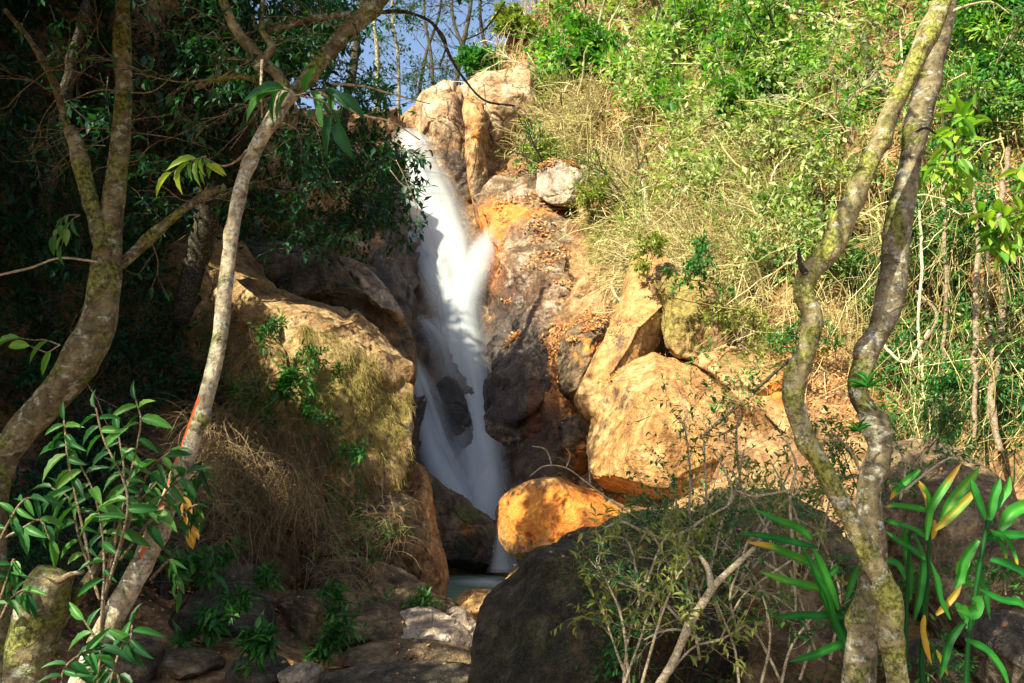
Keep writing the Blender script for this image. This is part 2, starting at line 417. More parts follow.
M['strap'] = leaf_mat('strap_leaf', [(0.005, 0.06, 0.015), (0.015, 0.17, 0.02), (0.06, 0.30, 0.03), (0.60, 0.34, 0.05)], 0.35, 0.5, 0.25)
M['yellow'] = leaf_mat('yellow_leaf', [(0.40, 0.22, 0.04), (0.62, 0.36, 0.07), (0.7, 0.45, 0.12)], 0.3, 0.5)
M['moss'] = leaf_mat('moss_fringe', [(0.08, 0.06, 0.02), (0.22, 0.18, 0.04), (0.36, 0.30, 0.08), (0.5, 0.42, 0.16)], 0.2, 0.8)
M['bark_a'] = bark_mat('bark_mossy', [(0.05, 0.04, 0.025), (0.13, 0.11, 0.06), (0.27, 0.24, 0.13)], lichen=(0.42, 0.46, 0.36), lf=0.4, mf=0.65)
M['bark_b'] = bark_mat('bark_pale', [(0.16, 0.13, 0.08), (0.38, 0.33, 0.22), (0.60, 0.54, 0.40)], lf=0.5, mf=0.35, scale=1.2)
M['bark_c'] = bark_mat('bark_lichen', [(0.10, 0.085, 0.04), (0.24, 0.21, 0.10), (0.38, 0.35, 0.19)], lichen=(0.60, 0.62, 0.50), moss=(0.20, 0.22, 0.04), lf=0.4, mf=0.7)
M['bark_d'] = bark_mat('bark_brown', [(0.07, 0.06, 0.035), (0.17, 0.145, 0.085), (0.29, 0.25, 0.16)], lichen=(0.48, 0.50, 0.42), lf=0.45, mf=0.45, scale=0.9)
M['twig'] = bark_mat('twig_bark', [(0.10, 0.07, 0.04), (0.22, 0.16, 0.10), (0.36, 0.29, 0.2)], lf=0.3, mf=0.2, scale=3)
M['twig_pale'] = bark_mat('twig_bark_pale', [(0.30, 0.23, 0.14), (0.5, 0.42, 0.28), (0.66, 0.6, 0.46)], lf=0.3, mf=0.0, scale=3)
M['twig_dark'] = bark_mat('twig_bark_dark', [(0.02, 0.018, 0.015), (0.05, 0.04, 0.03), (0.10, 0.085, 0.06)], lf=0.2, mf=0.3, scale=3)
OCH = [(0.16, 0.08, 0.03), (0.34, 0.18, 0.07), (0.48, 0.30, 0.13), (0.58, 0.42, 0.22)]
M['rock_ochre'] = rock_mat('rock_ochre', OCH)
M['rock_pale'] = rock_mat('rock_pale', [(0.22, 0.11, 0.035), (0.38, 0.21, 0.07), (0.48, 0.30, 0.12), (0.56, 0.40, 0.20)], crack=0.35)
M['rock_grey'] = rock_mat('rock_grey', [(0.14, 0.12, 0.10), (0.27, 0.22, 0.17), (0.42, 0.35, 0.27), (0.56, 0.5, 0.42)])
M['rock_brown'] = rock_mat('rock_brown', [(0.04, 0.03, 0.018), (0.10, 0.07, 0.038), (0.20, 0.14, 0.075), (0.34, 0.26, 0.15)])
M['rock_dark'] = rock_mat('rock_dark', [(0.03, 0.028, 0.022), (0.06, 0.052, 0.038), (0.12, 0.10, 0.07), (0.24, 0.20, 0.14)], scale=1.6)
M['rock_wet'] = rock_mat('rock_wet', [(0.05, 0.03, 0.018), (0.16, 0.10, 0.05), (0.30, 0.22, 0.14), (0.52, 0.46, 0.36)], scale=1.5, rough=0.4, bump=0.6, stain=(0.60, 0.18, 0.03))
M['rock_top'] = rock_mat('rock_top', [(0.14, 0.08, 0.04), (0.34, 0.21, 0.11), (0.48, 0.35, 0.21), (0.60, 0.50, 0.36)], scale=0.9, crack=0.85, bump=0.6)
M['rock_orange'] = rock_mat('rock_orange', [(0.10, 0.05, 0.02), (0.30, 0.16, 0.06), (0.50, 0.28, 0.10), (0.6, 0.4, 0.2)], scale=1.8, rough=0.35, stain=(0.60, 0.20, 0.03), spk=0.25, crack=0.1)
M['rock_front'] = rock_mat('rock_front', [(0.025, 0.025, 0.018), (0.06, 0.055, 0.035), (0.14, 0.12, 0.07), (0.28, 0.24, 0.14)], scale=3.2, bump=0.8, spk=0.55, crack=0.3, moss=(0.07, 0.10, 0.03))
M['rock_mossy'] = rock_mat('rock_mossy', [(0.12, 0.07, 0.03), (0.26, 0.16, 0.07), (0.42, 0.28, 0.13), (0.56, 0.41, 0.22)], moss=(0.17, 0.14, 0.035))
M['soil'] = rock_mat('soil', [(0.10, 0.055, 0.025), (0.22, 0.12, 0.05), (0.36, 0.21, 0.09), (0.50, 0.34, 0.18)], crack=0.1, scale=1.4, stain=(0.5, 0.2, 0.07))
# ---------------------------------------------------------------- the hill (one sheet: left bank, gully, right slope)
CTRL = np.array([
 (-500,-250,9),(-500,200,7.5),(-500,500,5.5),(-500,760,3.5),(-250,-250,11),(-250,100,9),(-250,400,7),(-250,760,4.0),
 (0,-250,13.5),(0,0,12),(0,200,10.5),(0,400,9.2),(0,600,7.6),(0,760,4.8),
 (150,-200,15),(150,0,14),(150,200,13),(150,400,11),(150,600,8.6),(150,683,7.4),(150,760,5),
 (300,-150,20),(300,0,18.5),(300,200,16.5),(300,350,14.2),(300,500,12.2),(300,600,10),(300,683,8),(300,760,5.5),
 (400,105,26.5),(400,200,23.5),(400,300,20.5),(405,400,18.6),(410,500,17),(400,600,12.5),(400,683,8.7),(400,760,6),
 (450,98,27),(450,150,24.8),(450,300,20.8),(455,400,19.2),(460,500,17.4),(470,540,16.2),(480,575,14.9),(480,600,12.8),(470,683,8.2),(470,760,6),
 (500,50,29),(540,20,31),(540,100,26.5),(540,200,22.5),(540,350,19.5),(540,480,17.2),(540,560,14.8),(540,620,10.5),(540,683,7.8),(540,760,6),
 (650,-200,36),(650,0,28),(650,100,23.5),(650,200,20),(650,300,17.2),(650,400,15.2),(650,500,13),(650,600,9.4),(650,683,7.4),(650,760,5.8),
 (800,-250,27),(800,0,20),(800,150,16.5),(800,300,13.3),(800,400,12),(800,480,10.6),(800,600,8.3),(800,683,7),(800,760,5.6),
 (1000,-250,19),(1000,0,14),(1000,200,11.3),(1000,400,9.4),(1000,500,8.6),(1000,600,7.7),(1000,683,6.5),(1000,760,5.4),
 (1300,-250,14.5),(1300,0,11.5),(1300,200,9.6),(1300,400,8),(1300,600,6.6),(1300,760,5),
 (1550,-250,12),(1550,200,8.5),(1550,760,4.6)], float)
def _rbf(a, b):
    d = np.linalg.norm(a[:, None, :] - b[None, :, :], axis=-1) / 300.0
    return d
_K = _rbf(CTRL[:, :2], CTRL[:, :2]) + 0.0
_n = len(CTRL)
_A = np.zeros((_n + 3, _n + 3)); _A[:_n, :_n] = _K + np.eye(_n) * -0.02
_Q = np.c_[np.ones(_n), CTRL[:, :2] / 300.0]; _A[:_n, _n:] = _Q; _A[_n:, :_n] = _Q.T
_w = np.linalg.solve(_A, np.r_[np.log(CTRL[:, 2]), 0, 0, 0])
def depth_at(px, py):
    q = np.stack([np.ravel(px), np.ravel(py)], -1).astype(float)
    out = np.empty(len(q))
    for i in range(0, len(q), 20000):
        s = q[i:i + 20000]
        out[i:i + 20000] = _rbf(s, CTRL[:, :2]) @ _w[:_n] + np.c_[np.ones(len(s)), s / 300.0] @ _w[_n:]
    return np.exp(out).reshape(np.shape(px))
SKX = [-500, 170, 255, 400, 440, 470, 500, 540, 580, 640, 720, 1550]
SKY_ = [-240, -190, 105, 110, 100, 80, 48, 18, -30, -110, -230, -250]
def skyline(px): return np.interp(px, SKX, SKY_)
NX, NV = 560, 330
gx = np.linspace(-500, 1550, NX); gv = np.linspace(0, 1, NV)
PX, VV = np.meshgrid(gx, gv)
PY = 760 + (skyline(PX) - 760) * VV
DD = depth_at(PX, PY)
HP = W(PX, PY, DD)
def grid_normals(G):
    du = np.gradient(G, axis=1); dv = np.gradient(G, axis=0)
    return unit(np.cross(du, dv))
HN = grid_normals(HP)
if HN[NV // 2, NX // 2, 1] > 0: HN = -HN
def bump_zone(px, py, cx, cy, rx, ry):
    return np.exp(-(((px - cx) / rx) ** 2 + ((py - cy) / ry) ** 2))
# lumps and gullies: bigger far away, quiet at the pool
amp = np.clip((DD - 5) / 14, 0.15, 1.0)
quiet = 1 - 0.85 * bump_zone(PX, PY, 480, 590, 60, 30)
lump = 0.80 * fbm(HP, 0.35, 3, 11) + 0.42 * fbm(HP, 0.9, 4, 23, ridged=True) + 0.10 * fbm(HP, 3.5, 3, 31)
cav = 0.55 * bump_zone(PX, PY, 480, 590, 55, 22) + bump_zone(PX, PY, 935, 330, 22, 80) * 1.4 + bump_zone(PX, PY, 1005, 330, 16, 60) * 0.9 + bump_zone(PX, PY, 860, 300, 14, 60) * 0.7 + bump_zone(PX, PY, 800, 180, 18, 40) * 0.6 + bump_zone(PX, PY, 715, 345, 30, 16) * 1.5 + bump_zone(PX, PY, 890, 340, 40, 50) * 0.8 + bump_zone(PX, PY, 760, 330, 40, 25) * 0.5
hole = fbm(HP, 0.75, 3, 91) + 0.15 * fbm(HP, 2.2, 2, 92)
cav = cav + 1.7 * np.clip((hole - 0.16) / 0.12, 0, 1) * np.clip((PX - 590) / 60, 0, 1) * np.clip((470 - PY) / 60, 0, 1)
HP = HP + HN * ((lump * amp * quiet - cav)[..., None])
HN = grid_normals(HP)
if HN[NV // 2, NX // 2, 1] > 0: HN = -HN
def hill_at(px, py):
    px = np.asarray(px, float); py = np.asarray(py, float)
    u = (px + 500) / 2050 * (NX - 1); v = (760 - py) / (760 - skyline(px)) * (NV - 1)
    u = np.clip(u, 0, NX - 1.001); v = np.clip(v, 0, NV - 1.001)
    i = u.astype(int); j = v.astype(int); a = (u - i)[..., None]; b = (v - j)[..., None]
    def L(G): return (G[j, i] * (1 - a) + G[j, i + 1] * a) * (1 - b) + (G[j + 1, i] * (1 - a) + G[j + 1, i + 1] * a) * b
    return L(HP), unit(L(HN))
# plateau behind the crest
back = []
for k, dist in enumerate((1.5, 4, 8, 14, 25, 45)):
    q = HP[-1].copy(); q[:, 1] += dist; q[:, 0] *= 1 + dist / 60; q[:, 2] += 0.25 * dist ** 0.7 * np.clip((HP[-1, :, 0] - 1) / 4, -0.3, 1) - 0.3
    q[:, 2] += 0.3 * fbm(q, 0.3, 2, 5); back.append(q)
front = []
for dist in (2, 6, 30):
    q = HP[0].copy(); q[:, 1] -= dist; q[:, 2] = q[:, 2] * (0.5 if dist < 5 else 0) - 0.25; front.append(q)
ALL = np.concatenate([np.array(front[::-1]), HP, np.array(back)])
nr = len(ALL); idx = np.arange(nr * NX).reshape(nr, NX)
stain = np.zeros((nr, NX)); wet = np.zeros((nr, NX)); mossz = np.zeros((nr, NX))
r0 = 3
def z(cx, cy, rx, ry): return bump_zone(PX, PY, cx, cy, rx, ry)
stain[r0:r0 + NV] = 0.75 * z(520, 50, 90, 60) + 0.5 * z(800, 330, 90, 50) + 0.6 * z(560, 400, 60, 60) + 0.35 * z(890, 400, 60, 60)
wet[r0:r0 + NV] = 1.1 * z(430, 420, 75, 160) + 1.0 * z(520, 470, 60, 90) + 0.8 * z(400, 250, 60, 90)
mossz[r0:r0 + NV] = 0.5 * z(200, 300, 250, 300) + 0.45 * z(760, 260, 160, 60) + 0.35 * z(800, 100, 260, 120)
b_ = Buf()
b_.add(ALL.reshape(-1, 3), np.stack([idx[:-1, :-1], idx[:-1, 1:], idx[1:, 1:], idx[1:, :-1]], -1).reshape(-1, 4))
build(b_, 'hill', M['soil'], kind='structure', label='steep ochre earth slopes around the waterfall gully', attrs={'stain': stain.ravel(), 'wet': wet.ravel(), 'moss': mossz.ravel()})

b_ = Buf()
g = np.linspace(-1, 1, 61); g = np.sign(g) * (np.abs(g) ** 2.2) * 1200
GX, GY = np.meshgrid(g, g); GZ = -0.75 + 0.1 * fbm(np.stack([GX, GY, GX * 0], -1), 0.2, 2, 3)
GZ = np.where((np.abs(GX) < 60) & (GY > -30) & (GY < 80), np.minimum(GZ, -0.9), GZ)
ii = np.arange(61 * 61).reshape(61, 61)
b_.add(np.stack([GX, GY, GZ], -1).reshape(-1, 3), np.stack([ii[:-1, :-1], ii[:-1, 1:], ii[1:, 1:], ii[1:, :-1]], -1).reshape(-1, 4))
zz = np.zeros(61 * 61)
build(b_, 'ground', M['soil'], kind='structure', label='brown forest floor reaching away under the trees', attrs={'stain': zz, 'wet': zz, 'moss': zz + 0.3})

# ---------------------------------------------------------------- rocks
_ico = {}
def ico(sub):
    if sub not in _ico:
        bm = bmesh.new(); bmesh.ops.create_icosphere(bm, subdivisions=sub, radius=1.0)
        bm.verts.ensure_lookup_table()
        v = np.array([x.co[:] for x in bm.verts]); f = np.array([[x.index for x in q.verts] for q in bm.faces]); bm.free()
        _ico[sub] = (v, f)
    return _ico[sub]
def vnormals(V, Fc):
    n = np.cross(V[Fc[:, 1]] - V[Fc[:, 0]], V[Fc[:, 2]] - V[Fc[:, 0]]); o = np.zeros_like(V)
    for k in range(3): np.add.at(o, Fc[:, k], n)
    return unit(o)
SURF = []; SURFN = []
def rock(name, poly, Y, T, mat, label, cat='boulder', group=None, seed=1, tilt=0.0, side=0.0, facets=10, cut=(0.55, 0.85), rough=0.06, crackd=0.05, p=2.6, sub=6, stain=(), moss=(), wet=(), crs=0.9, kind=None):
    """closed boulder: outline given in photo pixels at distance Y, thickness T metres; tilt leans the top back, side turns it"""
    poly = np.array(poly, float); r_ = np.random.default_rng(seed * 31 + 5)
    pc = catmull(np.vstack([poly, poly[:1]]), 5)[:-1]
    pc = poly if len(poly) > 40 else pc
    cpx = 0.5 * (pc.min(0) + pc.max(0)); cpx = pc.mean(0) * 0.6 + cpx * 0.4
    mp_ = m_px(Y)
    q = (pc - cpx) * mp_ * np.array([1, -1])
    th = np.arctan2(q[:, 1], q[:, 0]); rr = np.linalg.norm(q, axis=1)
    o = np.argsort(th); th = th[o]; rr = rr[o]
    V, Fc = ico(sub); V = V.copy()
    t = np.arctan2(V[:, 2], V[:, 0]); rho = np.sqrt(V[:, 0] ** 2 + V[:, 2] ** 2)
    R = np.interp(t, np.r_[th - 2 * np.pi, th, th + 2 * np.pi], np.r_[rr, rr, rr])
    rho2 = rho ** 0.9
    dep = np.sign(V[:, 1]) * (np.maximum(1 - rho2 ** p, 0)) ** (1 / p)
    U = np.stack([V[:, 0] / np.maximum(rho, 1e-6) * rho2, dep, V[:, 2] / np.maximum(rho, 1e-6) * rho2], -1)
    for k in range(facets):
        n = r_.normal(size=3); n[1] = -abs(n[1]) - 0.5; n /= np.linalg.norm(n)
        h = r_.uniform(*cut); d = U @ n - h
        U = U - np.where(d > 0, d * 0.97, 0)[:, None] * n
    loc = np.stack([U[:, 0] * R, U[:, 1] * T, U[:, 2] * R], -1)
    loc[:, 1] += loc[:, 2] * tilt + loc[:, 0] * side
    cen = W(cpx[0], cpx[1], Y)
    X = loc + cen + np.array([0, 0, 0])
    nrm = vnormals(loc, Fc)
    if (nrm * U).sum(1).mean() < 0: nrm = -nrm
    size = rr.mean()
    s = X / max(size, 0.3)
    d = 0.9 * fbm(s, 1.3, 2, seed) + 0.5 * fbm(s, 3.1, 4, seed + 3, ridged=True) * 0.6 + 0.22 * fbm(s, 9.0, 3, seed + 7)
    X = X + nrm * (rough * size * d)[:, None]
    if crackd:
        wv = s + 0.18 * np.stack([fbm(s, 2.2, 2, seed + 60 + i) for i in range(3)], -1)
        e = worley_edge(wv * np.array([1, 1, 1.3]), crs, seed)
        X = X - nrm * (crackd * size * np.exp(-(e / 0.045) ** 2))[:, None]
    # keep the outline at its measured size and place
    for _ in range(2):
        rel = X - CAM; yy = rel @ FW; sx = 512 + F * rel[:, 0] / yy; sy = 341.5 - F * (rel @ UP) / yy
        for ax, arr, pmin, pmax, sg in ((0, sx, pc[:, 0].min(), pc[:, 0].max(), 1), (2, sy, pc[:, 1].min(), pc[:, 1].max(), -1)):
            a0, a1 = arr.min(), arr.max(); k_ = (pmax - pmin) / (a1 - a0); c_ = X[:, ax].mean()
            X[:, ax] = c_ + (X[:, ax] - c_) * k_
        rel = X - CAM; yy = rel @ FW; sx = 512 + F * rel[:, 0] / yy; sy = 341.5 - F * (rel @ UP) / yy
        X[:, 0] += (0.5 * (pc[:, 0].min() + pc[:, 0].max()) - 0.5 * (sx.min() + sx.max())) * mp_
        X[:, 2] -= (0.5 * (pc[:, 1].min() + pc[:, 1].max()) - 0.5 * (sy.min() + sy.max())) * mp_
    # project back to photo px for colour zones
    rel = X - CAM; yy = rel @ FW; sx = 512 + F * rel[:, 0] / yy; sy = 341.5 - F * (rel @ UP) / yy
    def zn(L):
        a = np.zeros(len(X))
        for (cx, cy, rx, ry, w) in L: a += w * np.exp(-(((sx - cx) / rx) ** 2 + ((sy - cy) / ry) ** 2))
        return a
    b = Buf(); b.add(X - cen, Fc)
    me = b.mesh(name, mat, True, {'stain': zn(stain), 'moss': zn(moss), 'wet': zn(wet)})
    ob = link(name, me, None, label, cat, group, kind); ob.location = tuple(cen)
    SURF.append((X, nrm, sx, sy)); SURFN.append(label)
    return ob, X, nrm, sx, sy

R_ = M
# cliff round the falls
rock('cliff', [(385,165),(440,150),(478,190),(500,260),(505,340),(512,430),(520,500),(500,540),(440,530),(405,500),(390,420),(392,330),(380,250)], 23.0, 1.5, R_['rock_dark'],
     'black wet cliff face directly behind the white falling water', 'cliff', seed=3, tilt=0.75, facets=14, rough=0.09, wet=[(440,380,90,220,1.2)], crs=0.8)
rock('cliff', [(472,200),(486,180),(500,172),(545,165),(590,172),(606,215),(612,270),(622,330),(600,380),(592,440),(575,482),(545,500),(515,500),(502,440),(494,380),(488,320),(484,250)], 20.2, 1.7, R_['rock_wet'],
     'wet orange and black rock face beside the right edge of the waterfall', 'cliff', seed=8, tilt=0.62, side=-0.1, facets=18, cut=(0.45, 0.8), rough=0.11, crs=1.3, crackd=0.03,
     sub=7,
     stain=[(500,215,30,22,0.7),(545,212,44,7,0.5),(520,290,50,40,0.42),(555,440,40,60,0.6),(580,340,40,40,0.45),(490,260,16,40,.5),(535,420,8,50,.5)],
     wet=[(525,375,50,60,0.85),(520,280,60,50,0.42),(560,460,60,60,0.7),(490,350,25,60,0.8),(545,180,30,10,.3)], moss=[(560,240,20,20,0.5)])
rock('rock_outcrop', [(578,195),(604,192),(628,215),(632,262),(612,300),(592,296),(586,250)], 19.9, 0.6, R_['rock_ochre'],
     'mossy yellow-green outcrop beside the orange wet rock face', 'rock', seed=12, tilt=0.5, rough=0.16, facets=4, cut=(.7,.9), moss=[(605,245,28,50,1.3)])
rock('cliff', [(366,190),(384,168),(402,215),(404,260),(412,310),(414,370),(395,375),(372,330),(355,270),(350,220)], 19.5, 0.9, R_['rock_dark'],
     'dark rock wall in deep shade along the left edge of the upper waterfall', 'cliff', seed=14, tilt=0.4, rough=0.1, wet=[(400,280,30,80,0.8)], stain=[(380,240,14,20,0.5)])
rock('rock_ledge', [(430,385),(452,378),(468,410),(474,450),(478,485),(466,500),(448,470),(436,430)], 18.1, 0.5, R_['rock_dark'],
     'black rounded ledge parting the lower waterfall into two streams', 'rock ledge', seed=17, facets=4, rough=0.05, wet=[(455,440,60,90,1.3)], tilt=0.3)
rock('rock_ledge', [(408,325),(428,318),(446,335),(452,370),(448,400),(428,395),(412,380)], 19.9, 0.6, R_['rock_dark'],
     'small black ledge under the bend in the falls', 'rock ledge', seed=18, facets=4, rough=0.06, wet=[(430,360,60,90,1.3)], tilt=0.3)
# top rocks
rock('boulder', [(413,103),(430,88),(446,80),(462,84),(466,110),(474,150),(478,186),(466,207),(447,190),(432,160),(418,135)], 24.2, 1.3, R_['rock_top'],
     'angular cracked tan block standing at the top of the waterfall', seed=22, facets=16, cut=(0.4, 0.75), rough=0.05, crs=1.0, crackd=0.08, wet=[(452,175,20,30,1.0),(440,120,5,30,.4)], tilt=0.35)
rock('rock_pillar', [(464,98),(472,94),(482,104),(486,130),(484,165),(488,200),(478,212),(470,190),(466,150),(462,120)], 23.4, 0.5, R_['rock_ochre'],
     'slim upright rust-brown pillar of rock wedged between the two top blocks', 'rock', seed=23, facets=8, rough=0.1, tilt=0.2, stain=[(476,130,9,30,0.6)], wet=[(478,190,12,30,0.7)])
rock('boulder', [(460,92),(480,76),(505,66),(530,60),(548,72),(546,105),(530,135),(508,160),(486,168),(478,140),(468,110)], 25.2, 1.6, R_['rock_top'],
     'broad pale cream rock slab sloping under the leaf-covered crest', seed=25, facets=12, rough=0.06, tilt=0.9, cut=(0.5, 0.85), stain=[(545,100,20,40,0.4)])
rock('boulder', [(536,172),(560,160),(585,166),(600,185),(590,205),(560,208),(538,196)], 21.2, 0.7, R_['rock_grey'],
     'grey-white weathered stone under the twiggy scrub', seed=27, facets=8, tilt=0.7, rough=0.1)
# right: smooth slab and big boulder
rock('rock_slab', [(636,268),(652,252),(672,258),(684,285),(676,320),(652,356),(628,384),(606,412),(588,424),(574,404),(588,372),(606,340),(622,310)], 14.6, 0.7, R_['rock_pale'],
     'long smooth tan slab leaning diagonally above the pale boulder', 'rock slab', seed=31, facets=8, cut=(0.5, 0.8), rough=0.06, tilt=0.45, crackd=0.0, wet=[(622,345,22,50,0.5)], moss=[(682,290,14,40,0.7)])
rock('boulder', [(586,450),(592,424),(606,396),(624,372),(648,358),(684,352),(716,362),(748,395),(762,440),(760,490),(730,530),(670,536),(620,516),(594,480)], 13.0, 1.3, R_['rock_pale'],
     'huge rounded golden boulder in full sun right of the orange stone', seed=34, facets=12, cut=(0.55, 0.88), rough=0.06, sub=7, tilt=0.35, crackd=0.02, crs=.7, wet=[(618,395,30,24,0.5)], stain=[(610,470,26,30,0.35)])
rock('boulder', [(690,372),(740,346),(800,350),(850,368),(890,400),(898,450),(870,520),(800,560),(725,550),(700,440)], 12.2, 1.1, R_['rock_ochre'],
     'wide rough ochre rock mass with twigs across it, behind the leaning tree', seed=36, facets=16, cut=(0.45,.8), rough=0.13, sub=7, tilt=0.4, stain=[(800,400,50,30,0.45),(770,385,40,20,0.4),(720,470,40,20,0.3)], crs=1.2, moss=[(740,360,30,14,0.6)])
rock('rock_outcrop', [(645,280),(668,262),(690,275),(716,288),(730,320),(722,350),(690,360),(664,350),(660,320)], 14.2, 0.6, R_['rock_mossy'],
     'mossy yellow hump above the golden boulder, roots trailing over it', 'rock', seed=38, facets=6, rough=0.12, tilt=0.5, moss=[(680,310,40,50,0.9)])
rock('rock_outcrop', [(560,335),(590,318),(612,322),(604,350),(585,385),(566,400),(556,372)], 17.2, 0.6, R_['rock_brown'],
     'dark red-brown broken block next to the leaf-strewn gully', 'rock', seed=41, facets=10, rough=0.08, stain=[(590,350,30,30,0.5)], tilt=0.3)
rock('rock_outcrop', [(560,420),(585,415),(600,435),(596,470),(575,490),(556,470)], 15.2, 0.5, R_['rock_brown'],
     'small dark broken rock tucked against the golden boulder', 'rock', seed=42, facets=9, rough=0.1, stain=[(580,460,22,30,0.7)], wet=[(570,430,20,20,.5)])
# orange stone, cascade rock
rock('boulder', [(495,528),(497,508),(510,492),(532,480),(560,477),(594,482),(622,492),(636,508),(632,530),(608,552),(572,566),(530,562),(507,552)], 12.9, 0.9, R_['rock_orange'],
     'bright orange wet boulder beside the small cascade', seed=45, facets=9, cut=(0.6, 0.85), rough=0.05, tilt=0.35, crackd=0.02,
     stain=[(540,515,60,34,0.95),(600,520,40,40,0.7)], wet=[(560,512,12,10,0.5),(540,562,50,12,0.7),(500,520,10,24,0.2)])
rock('rock', [(530,486),(548,477),(566,476),(580,484),(570,494),(545,496)], 14.9, 0.35, R_['rock_brown'],
     'low rust-brown knob behind the bright orange boulder', 'rock', seed=46, facets=6, rough=0.08, stain=[(556,486,20,10,0.8)], sub=5)
rock('boulder', [(404,462),(424,474),(448,490),(474,498),(497,512),(500,532),(498,556),(476,574),(444,577),(418,574),(402,530)], 14.9, 0.8, R_['rock_brown'],
     'dark brown moss-flecked rock left of the small cascade', seed=48, facets=11, rough=0.08, tilt=0.3, wet=[(470,560,40,24,0.7),(440,480,40,12,0.5)], moss=[(472,512,24,14,0.75)], stain=[(470,530,24,18,0.45),(430,510,14,20,0.3)])
rock('boulder', [(520,563),(545,556),(572,560),(560,575),(530,580)], 13.0, 0.4, R_['rock_brown'],
     'low orange-brown stone half hidden below the orange boulder', seed=49, facets=6, rough=0.06, sub=5, stain=[(550,565,30,10,0.6)])
rock('boulder', [(452,608),(456,596),(470,589),(490,590),(503,598),(504,612),(490,626),(468,628),(454,620)], 11.3, 0.45, R_['rock_pale'],
     'small pale rounded stone sitting in the green pool', seed=51, facets=8, rough=0.05, sub=5)
rock('boulder', [(503,584),(512,572),(528,567),(548,570),(552,585),(530,600),(508,600)], 11.4, 0.4, R_['rock_pale'],
     'flat sunlit cream stone at the right rim of the pool', seed=52, facets=6, rough=0.05, sub=5)
# left side
rock('boulder', [(176,222),(206,240),(236,276),(262,292),(290,304),(318,314),(348,340),(376,362),(400,382),(412,396),(411,430),(415,470),(400,512),(352,530),(290,530),(226,500),(180,430),(150,340),(150,262)], 11.6, 1.3, R_['rock_mossy'],
     'large mossy rock with a sunlit ochre ridge running down towards the waterfall', seed=55, facets=16, cut=(0.5, 0.85), rough=0.09, sub=7, tilt=0.42, moss=[(340,400,50,60,0.75),(390,430,30,50,0.7),(250,350,60,70,0.5)], wet=[(410,440,10,40,0.5)])
rock('rock_slab', [(232,236),(270,238),(310,246),(342,258),(366,280),(394,312),(412,345),(416,385),(392,372),(352,345),(300,320),(250,300)], 13.6, 0.8, R_['rock_brown'],
     'shaded dark brown slab leaning behind the sunlit ridge', 'rock slab', seed=57, facets=7, rough=0.045, tilt=0.5)
rock('rock_slab', [(338,256),(362,262),(388,290),(404,320),(398,326),(370,296)], 12.9, 0.25, R_['rock_grey'],
     'narrow grey plank of stone resting on the shaded slab beside the falls', 'rock slab', seed=58, facets=4, rough=0.04, sub=5)
rock('boulder', [(296,506),(326,490),(366,486),(398,492),(416,500),(426,530),(424,556),(398,576),(350,580),(306,566),(286,535)], 11.2, 1.0, R_['rock_brown'],
     'brown flat-topped rock in shade below the mossy ridge', seed=61, facets=10, rough=0.09, tilt=0.3, moss=[(330,530,50,30,0.5)])
rock('boulder', [(398,472),(412,462),(424,478),(430,505),(436,540),(448,575),(447,602),(434,618),(410,610),(392,580),(388,530)], 11.8, 0.7, R_['rock_ochre'],
     'tall tapering red-brown rock lit along its edge left of the cascade', seed=63, facets=10, rough=0.07, tilt=0.2, wet=[(400,560,20,50,0.4)])
rock('boulder', [(300,560),(350,556),(392,566),(432,590),(440,618),(420,636),(372,634),(326,622),(296,600)], 10.0, 0.9, R_['rock_brown'],
     'brown boulder with cracked face above the flat riverbed slabs', seed=65, facets=12, rough=0.07, tilt=0.3, stain=[(420,600,20,20,0.2)])
rock('boulder', [(268,606),(300,590),(350,588),(392,604),(410,622),(404,640),(360,652),(310,656),(276,648)], 9.2, 0.7, R_['rock_brown'],
     'big wedge-shaped brown boulder just above the pale loose stone', seed=67, facets=9, cut=(0.5, 0.8), rough=0.06, tilt=0.4)
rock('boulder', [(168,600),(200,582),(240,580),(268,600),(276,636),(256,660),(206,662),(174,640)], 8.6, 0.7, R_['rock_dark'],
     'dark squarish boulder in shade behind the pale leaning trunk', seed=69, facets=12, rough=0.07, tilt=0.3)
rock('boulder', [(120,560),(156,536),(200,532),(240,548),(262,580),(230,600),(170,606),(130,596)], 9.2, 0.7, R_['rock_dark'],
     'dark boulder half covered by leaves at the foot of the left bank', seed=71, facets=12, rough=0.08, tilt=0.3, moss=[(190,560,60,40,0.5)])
rock('boulder', [(88,668),(96,648),(124,638),(156,644),(166,664),(150,690),(100,694)], 7.2, 0.5, R_['rock_brown'],
     'rounded brown stone low beside the pale trunk', seed=73, facets=9, rough=0.07, sub=5)
rock('boulder', [(150,662),(172,648),(204,650),(226,664),(214,684),(170,690)], 7.4, 0.4, R_['rock_brown'],
     'low knobbly tan stone next to the rounded brown stone', seed=75, facets=9, rough=0.1, sub=5)
rock('boulder', [(224,672),(240,656),(272,654),(290,668),(280,690),(236,694)], 7.3, 0.4, R_['rock_dark'],
     'dark stone left of the pale loose stone', seed=76, facets=9, rough=0.07, sub=5)
rock('boulder', [(277,672),(292,664),(308,662),(324,672),(321,684),(296,688),(282,684)], 7.0, 0.22, R_['rock_grey'],
     'pale loose angular stone on the riverbed at the bottom edge', seed=77, facets=9, rough=0.06, sub=5)
rock('rock_slab', [(396,612),(418,606),(444,614),(468,632),(474,648),(452,656),(420,646),(398,632)], 9.0, 0.4, R_['rock_grey'],
     'flat layered grey slab catching sun beside the foreground boulder', 'rock slab', seed=79, facets=12, cut=(0.4, 0.8), rough=0.09, tilt=0.9)
